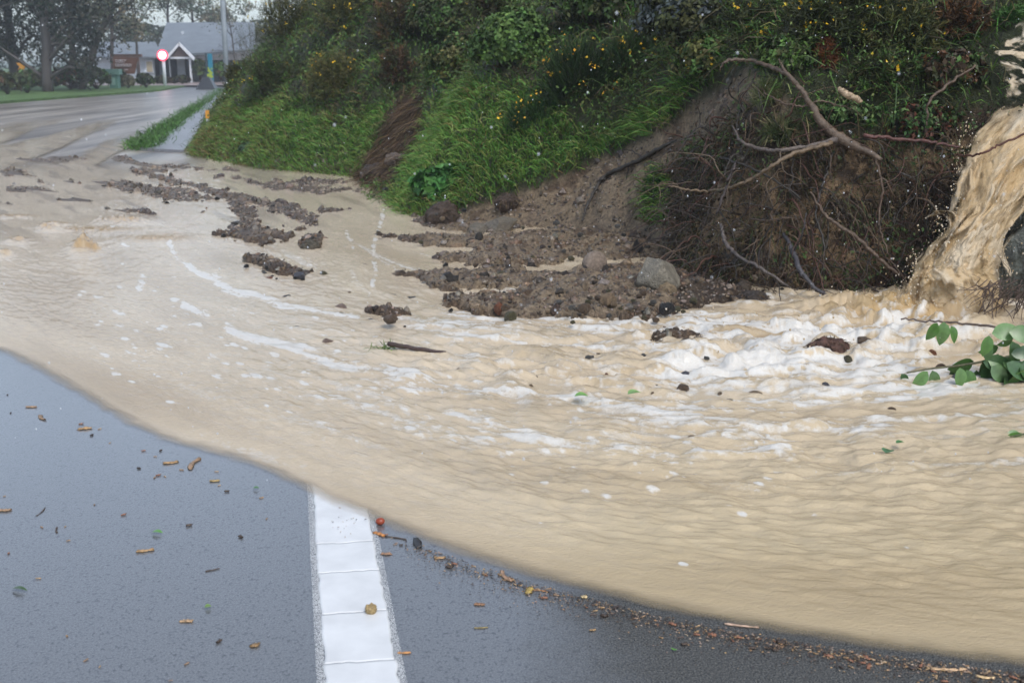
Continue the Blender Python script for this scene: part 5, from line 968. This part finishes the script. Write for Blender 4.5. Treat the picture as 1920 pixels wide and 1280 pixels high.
tree('evergreen_tree', 30, 53, 10, 2.8, -.3, TD, 240, 30, .22, 'dense dark evergreen behind the orange arrow sign', .08, nb=26, tr=.25)
tree('evergreen_tree', 90, 50, 10, 2.6, .2, TD, 240, 30, .22, 'dark evergreen between the arrow sign and the leaning tree', .10, nb=26, tr=.25)
tree('evergreen_tree', 140, 56, 9, 2.2, .1, TD, 170, 28, .22, 'dark evergreen just left of the leaning trunk', .16, nb=22, tr=.22)
tree('leaning_tree', 148, 54, 8, 2.3, 4.2, TD+TO, 110, 22, .2, 'tree with a dark trunk leaning right over the timber notice board', .35, nb=20, tr=.2)
tree('pale_tree', 212, 66, 9, 2.5, .4, TO+TG, 150, 16, .2, 'thin olive leaved tree in front of the left wing of the building', .35, nb=24, tr=.14)
tree('pale_tree', 262, 68, 8, 1.8, -.2, TO+TG[:1], 80, 16, .18, 'slim bare branched tree left of the red rimmed sign', .4, nb=18, tr=.1)
tree('gum_tree', 318, 92, 11, 3.4, .6, TG, 90, 26, .3, 'tall thin gum tree behind the ridge of the big roof', .45, nb=16, tr=.16)
tree('gum_tree', 372, 96, 10.5, 3.8, -.4, TG, 90, 26, .3, 'spreading gum tree with sky gaps behind the roof right of the tall thin one', .45, nb=16, tr=.16)
tree('gum_tree', 420, 90, 9, 3.4, .3, TG+TO, 80, 24, .28, 'gum tree behind the utility pole', .4, nb=16, tr=.16)
tree('bare_tree', 446, 70, 6.5, 1.6, -.6, TG+TO, 30, 10, .16, 'spindly nearly bare tree beside the utility pole', .3, nb=20, tr=.06)
tree('evergreen_tree', -150, 56, 10, 3.4, 0, TD, 200, 26, .24, 'dark evergreen tree beyond the left edge', .08, nb=22, tr=.25)
def shrub(px, y, rx, rz, Y, cols, label, name='shrub'): p = px3(px, y, Y); return bush(name, px, y, rx, rz, label, 'shrub', cols, (), 0, 150, 14, .20, 'leaf', at_=p)
for a in [(10, 160, 28, 22, 46, DK+BR[:1], 'rounded brown green shrub at the left edge of the verge'), (48, 158, 22, 22, 48, GR+DK, 'green shrub under the orange arrow sign'), (85, 156, 30, 20, 52, BR+DK, 'reddish brown shrub along the verge'), (130, 152, 32, 22, 54, BR+GR, 'brown shrub left of the green cabinet'),
          (178, 152, 30, 22, 55, DK+GR, 'dark green shrub touching the green cabinet'), (240, 156, 14, 12, 57, [(.2, .18, .12), (.14, .13, .08)], 'pale grassy shrub under the timber notice board'), (272, 154, 16, 13, 58, GR+DK, 'rounded green shrub right of the notice board posts'), (228, 150, 12, 16, 58.5, DK, 'dark shrub right behind the green cabinet'),
          (305, 153, 18, 8, 66, DK+BR[2:], 'low dark hedge left part in front of the porch'), (342, 152, 18, 8, 66.5, DK+BR[2:], 'low dark hedge right part in front of the porch'), (374, 135, 13, 20, 70, GR+DK, 'tall green shrub left of the teal banner'), (412, 138, 14, 18, 69, GR+BR[:1], 'green shrub right of the teal banner')]: shrub(*a)
# wooded rise closing the view
mb = MB(); n = 34000; x = rng.uniform(-70, 10, n); top = 3.5+2.5*fbm(x*.12, x*0+2, 3, 500)+8*ss(-33, -39, x); zz = rng.random(n)**.8*top; P = np.stack([x, 104+rng.uniform(-3, 3, n), zz], -1)
leaves(mb, P, rdir(n), rng.uniform(.25, .6, n), pal(n, [(.05, .065, .045), (.08, .085, .06), (.035, .05, .035)], .4)); tag(mb.build('far_wood', M['leaf']), 'hazy line of trees far behind the building', 'wood', kind='stuff')
# tufts of grass along the footpath
mb = MB(); n = 5000; t_ = rng.random(n); e = spline([(262, 281, 0), (285, 262, 0), (315, 240, 0), (345, 218, 0), (372, 200, 0), (420, 167, 0)], 200)[(t_*199).astype(int)]; P = at(e[:, 0]+rng.normal(size=n)*(2+3.0*ss(300, 250, np.abs(e[:, 1]-0))), e[:, 1]+rng.normal(size=n)*1.0, 0.02); P[:, 0] += rng.normal(size=n)*.12
blades(mb, P, unit(rdir(n)*.6+np.array([0, 0, .9])), rng.uniform(.08, .30, n)*(.5+fbm(t_*18, t_*0, 3, 9)), .013, pal(n, [(.06, .14, .03), (.08, .18, .04), (.05, .10, .03)], .3), .8)
tag(mb.build('path_grass', M['leaf']), 'strip of long green grass between the road and the footpath', 'grass', kind='stuff')

# lumps of broken soil over the slip and the mud bars
mb = MB(); Vi, Fi = ico(1); n = 2600
ck = np.maximum(ss(-8, 15, slp)*(cD > -.2)*(cD < 2.6), np.maximum(.9*ss(-8, 8, gul), .5*scm*(cpx < 1800)))*(cpx < 1830)+(.5+.8*(cY < 9))*(cD < .0)*(Zg[:-1, :-1] > .012)*(cY > 5)*(cpx > -60)
P, Nn, x_, y_ = sample(n, ck*(cpy < 610), .9); R_ = rng.uniform(.004, .019, n)*(1+1.2*(rng.random(n) > .93))*(.35+.65*ss(9.6, 8.2, P[:, 1]))
V = P[:, None]+Vi[None]*R_[:, None, None]*(1+.7*(rng.random((n, len(Vi), 1))-.5))*rng.uniform(.55, 1.35, (n, 1, 3)); V[..., 2] -= R_[:, None]*.25
mb.add(V.reshape(-1, 3), (Fi[None]+len(Vi)*np.arange(n)[:, None, None]).reshape(-1, 3), np.repeat(pal(n, [(.17, .115, .07), (.065, .044, .028), (.235, .165, .105), (.13, .085, .052), (.035, .026, .018)], .35), len(Vi), 0))
tag(mb.build('soil_lumps', M['soilm']), 'broken lumps of wet soil over the slip and mud bars', 'soil', kind='stuff')
mb = MB(); n = 5200; P, Nn, x_, y_ = sample(n, ss(-6, 6, gul)*1.0, .5)
blades(mb, P+Nn*.03, unit(Nn*.5+rdir(n)*.35+np.array([0, 0, -.6])), rng.uniform(.1, .4, n), rng.uniform(.003, .008, n), pal(n, [(.10, .06, .035), (.05, .032, .02), (.15, .10, .05), (.035, .025, .016)], .35), .6)
tag(mb.build('hanging_roots', M['leaf']), 'brown roots and dead grass hanging down the gully in the bank', 'roots', kind='stuff')
# rain in the air
mb = MB(); Vi, Fi = ico(1); n = 900; Yr = rng.uniform(1.6, 9, n)**1.0; P = atY(rng.uniform(-200, 2100, n), rng.uniform(-80, 900, n), Yr); P = P[P[:, 2] > .08]; n = len(P)
V = P[:, None]+Vi[None]*rng.uniform(.0009, .0016, n)[:, None, None]*np.array([1, 1, 1.5])
mb.add(V.reshape(-1, 3), (Fi[None]+len(Vi)*np.arange(n)[:, None, None]).reshape(-1, 3))
m, t, b = newmat('rain_water'); b.inputs['Base Color'].default_value = (.9, .92, .95, 1); b.inputs['Roughness'].default_value = .05; b.inputs['Transmission Weight'].default_value = .4; b.inputs['IOR'].default_value = 1.33
tag(mb.build('rain', m), 'rain drops falling through the air', 'rain', kind='stuff')
# rainy air
m = bpy.data.materials.new('rainy_air'); m.use_nodes = True; t = m.node_tree; t.nodes.clear(); o_ = t.nodes.new('ShaderNodeOutputMaterial'); pv = t.nodes.new('ShaderNodeVolumePrincipled')
pv.inputs['Density'].default_value = .0015; pv.inputs['Color'].default_value = (.86, .92, 1, 1); pv.inputs['Anisotropy'].default_value = .2; t.links.new(pv.outputs[0], o_.inputs['Volume'])
mb = MB(); mb.box((0, 20, 8.5), (1500, 1100, 20)); o = mb.build('haze', m, None, False); tag(o, kind='stuff')
sc.cycles.volume_bounces = 1; sc.cycles.volume_step_rate = 5
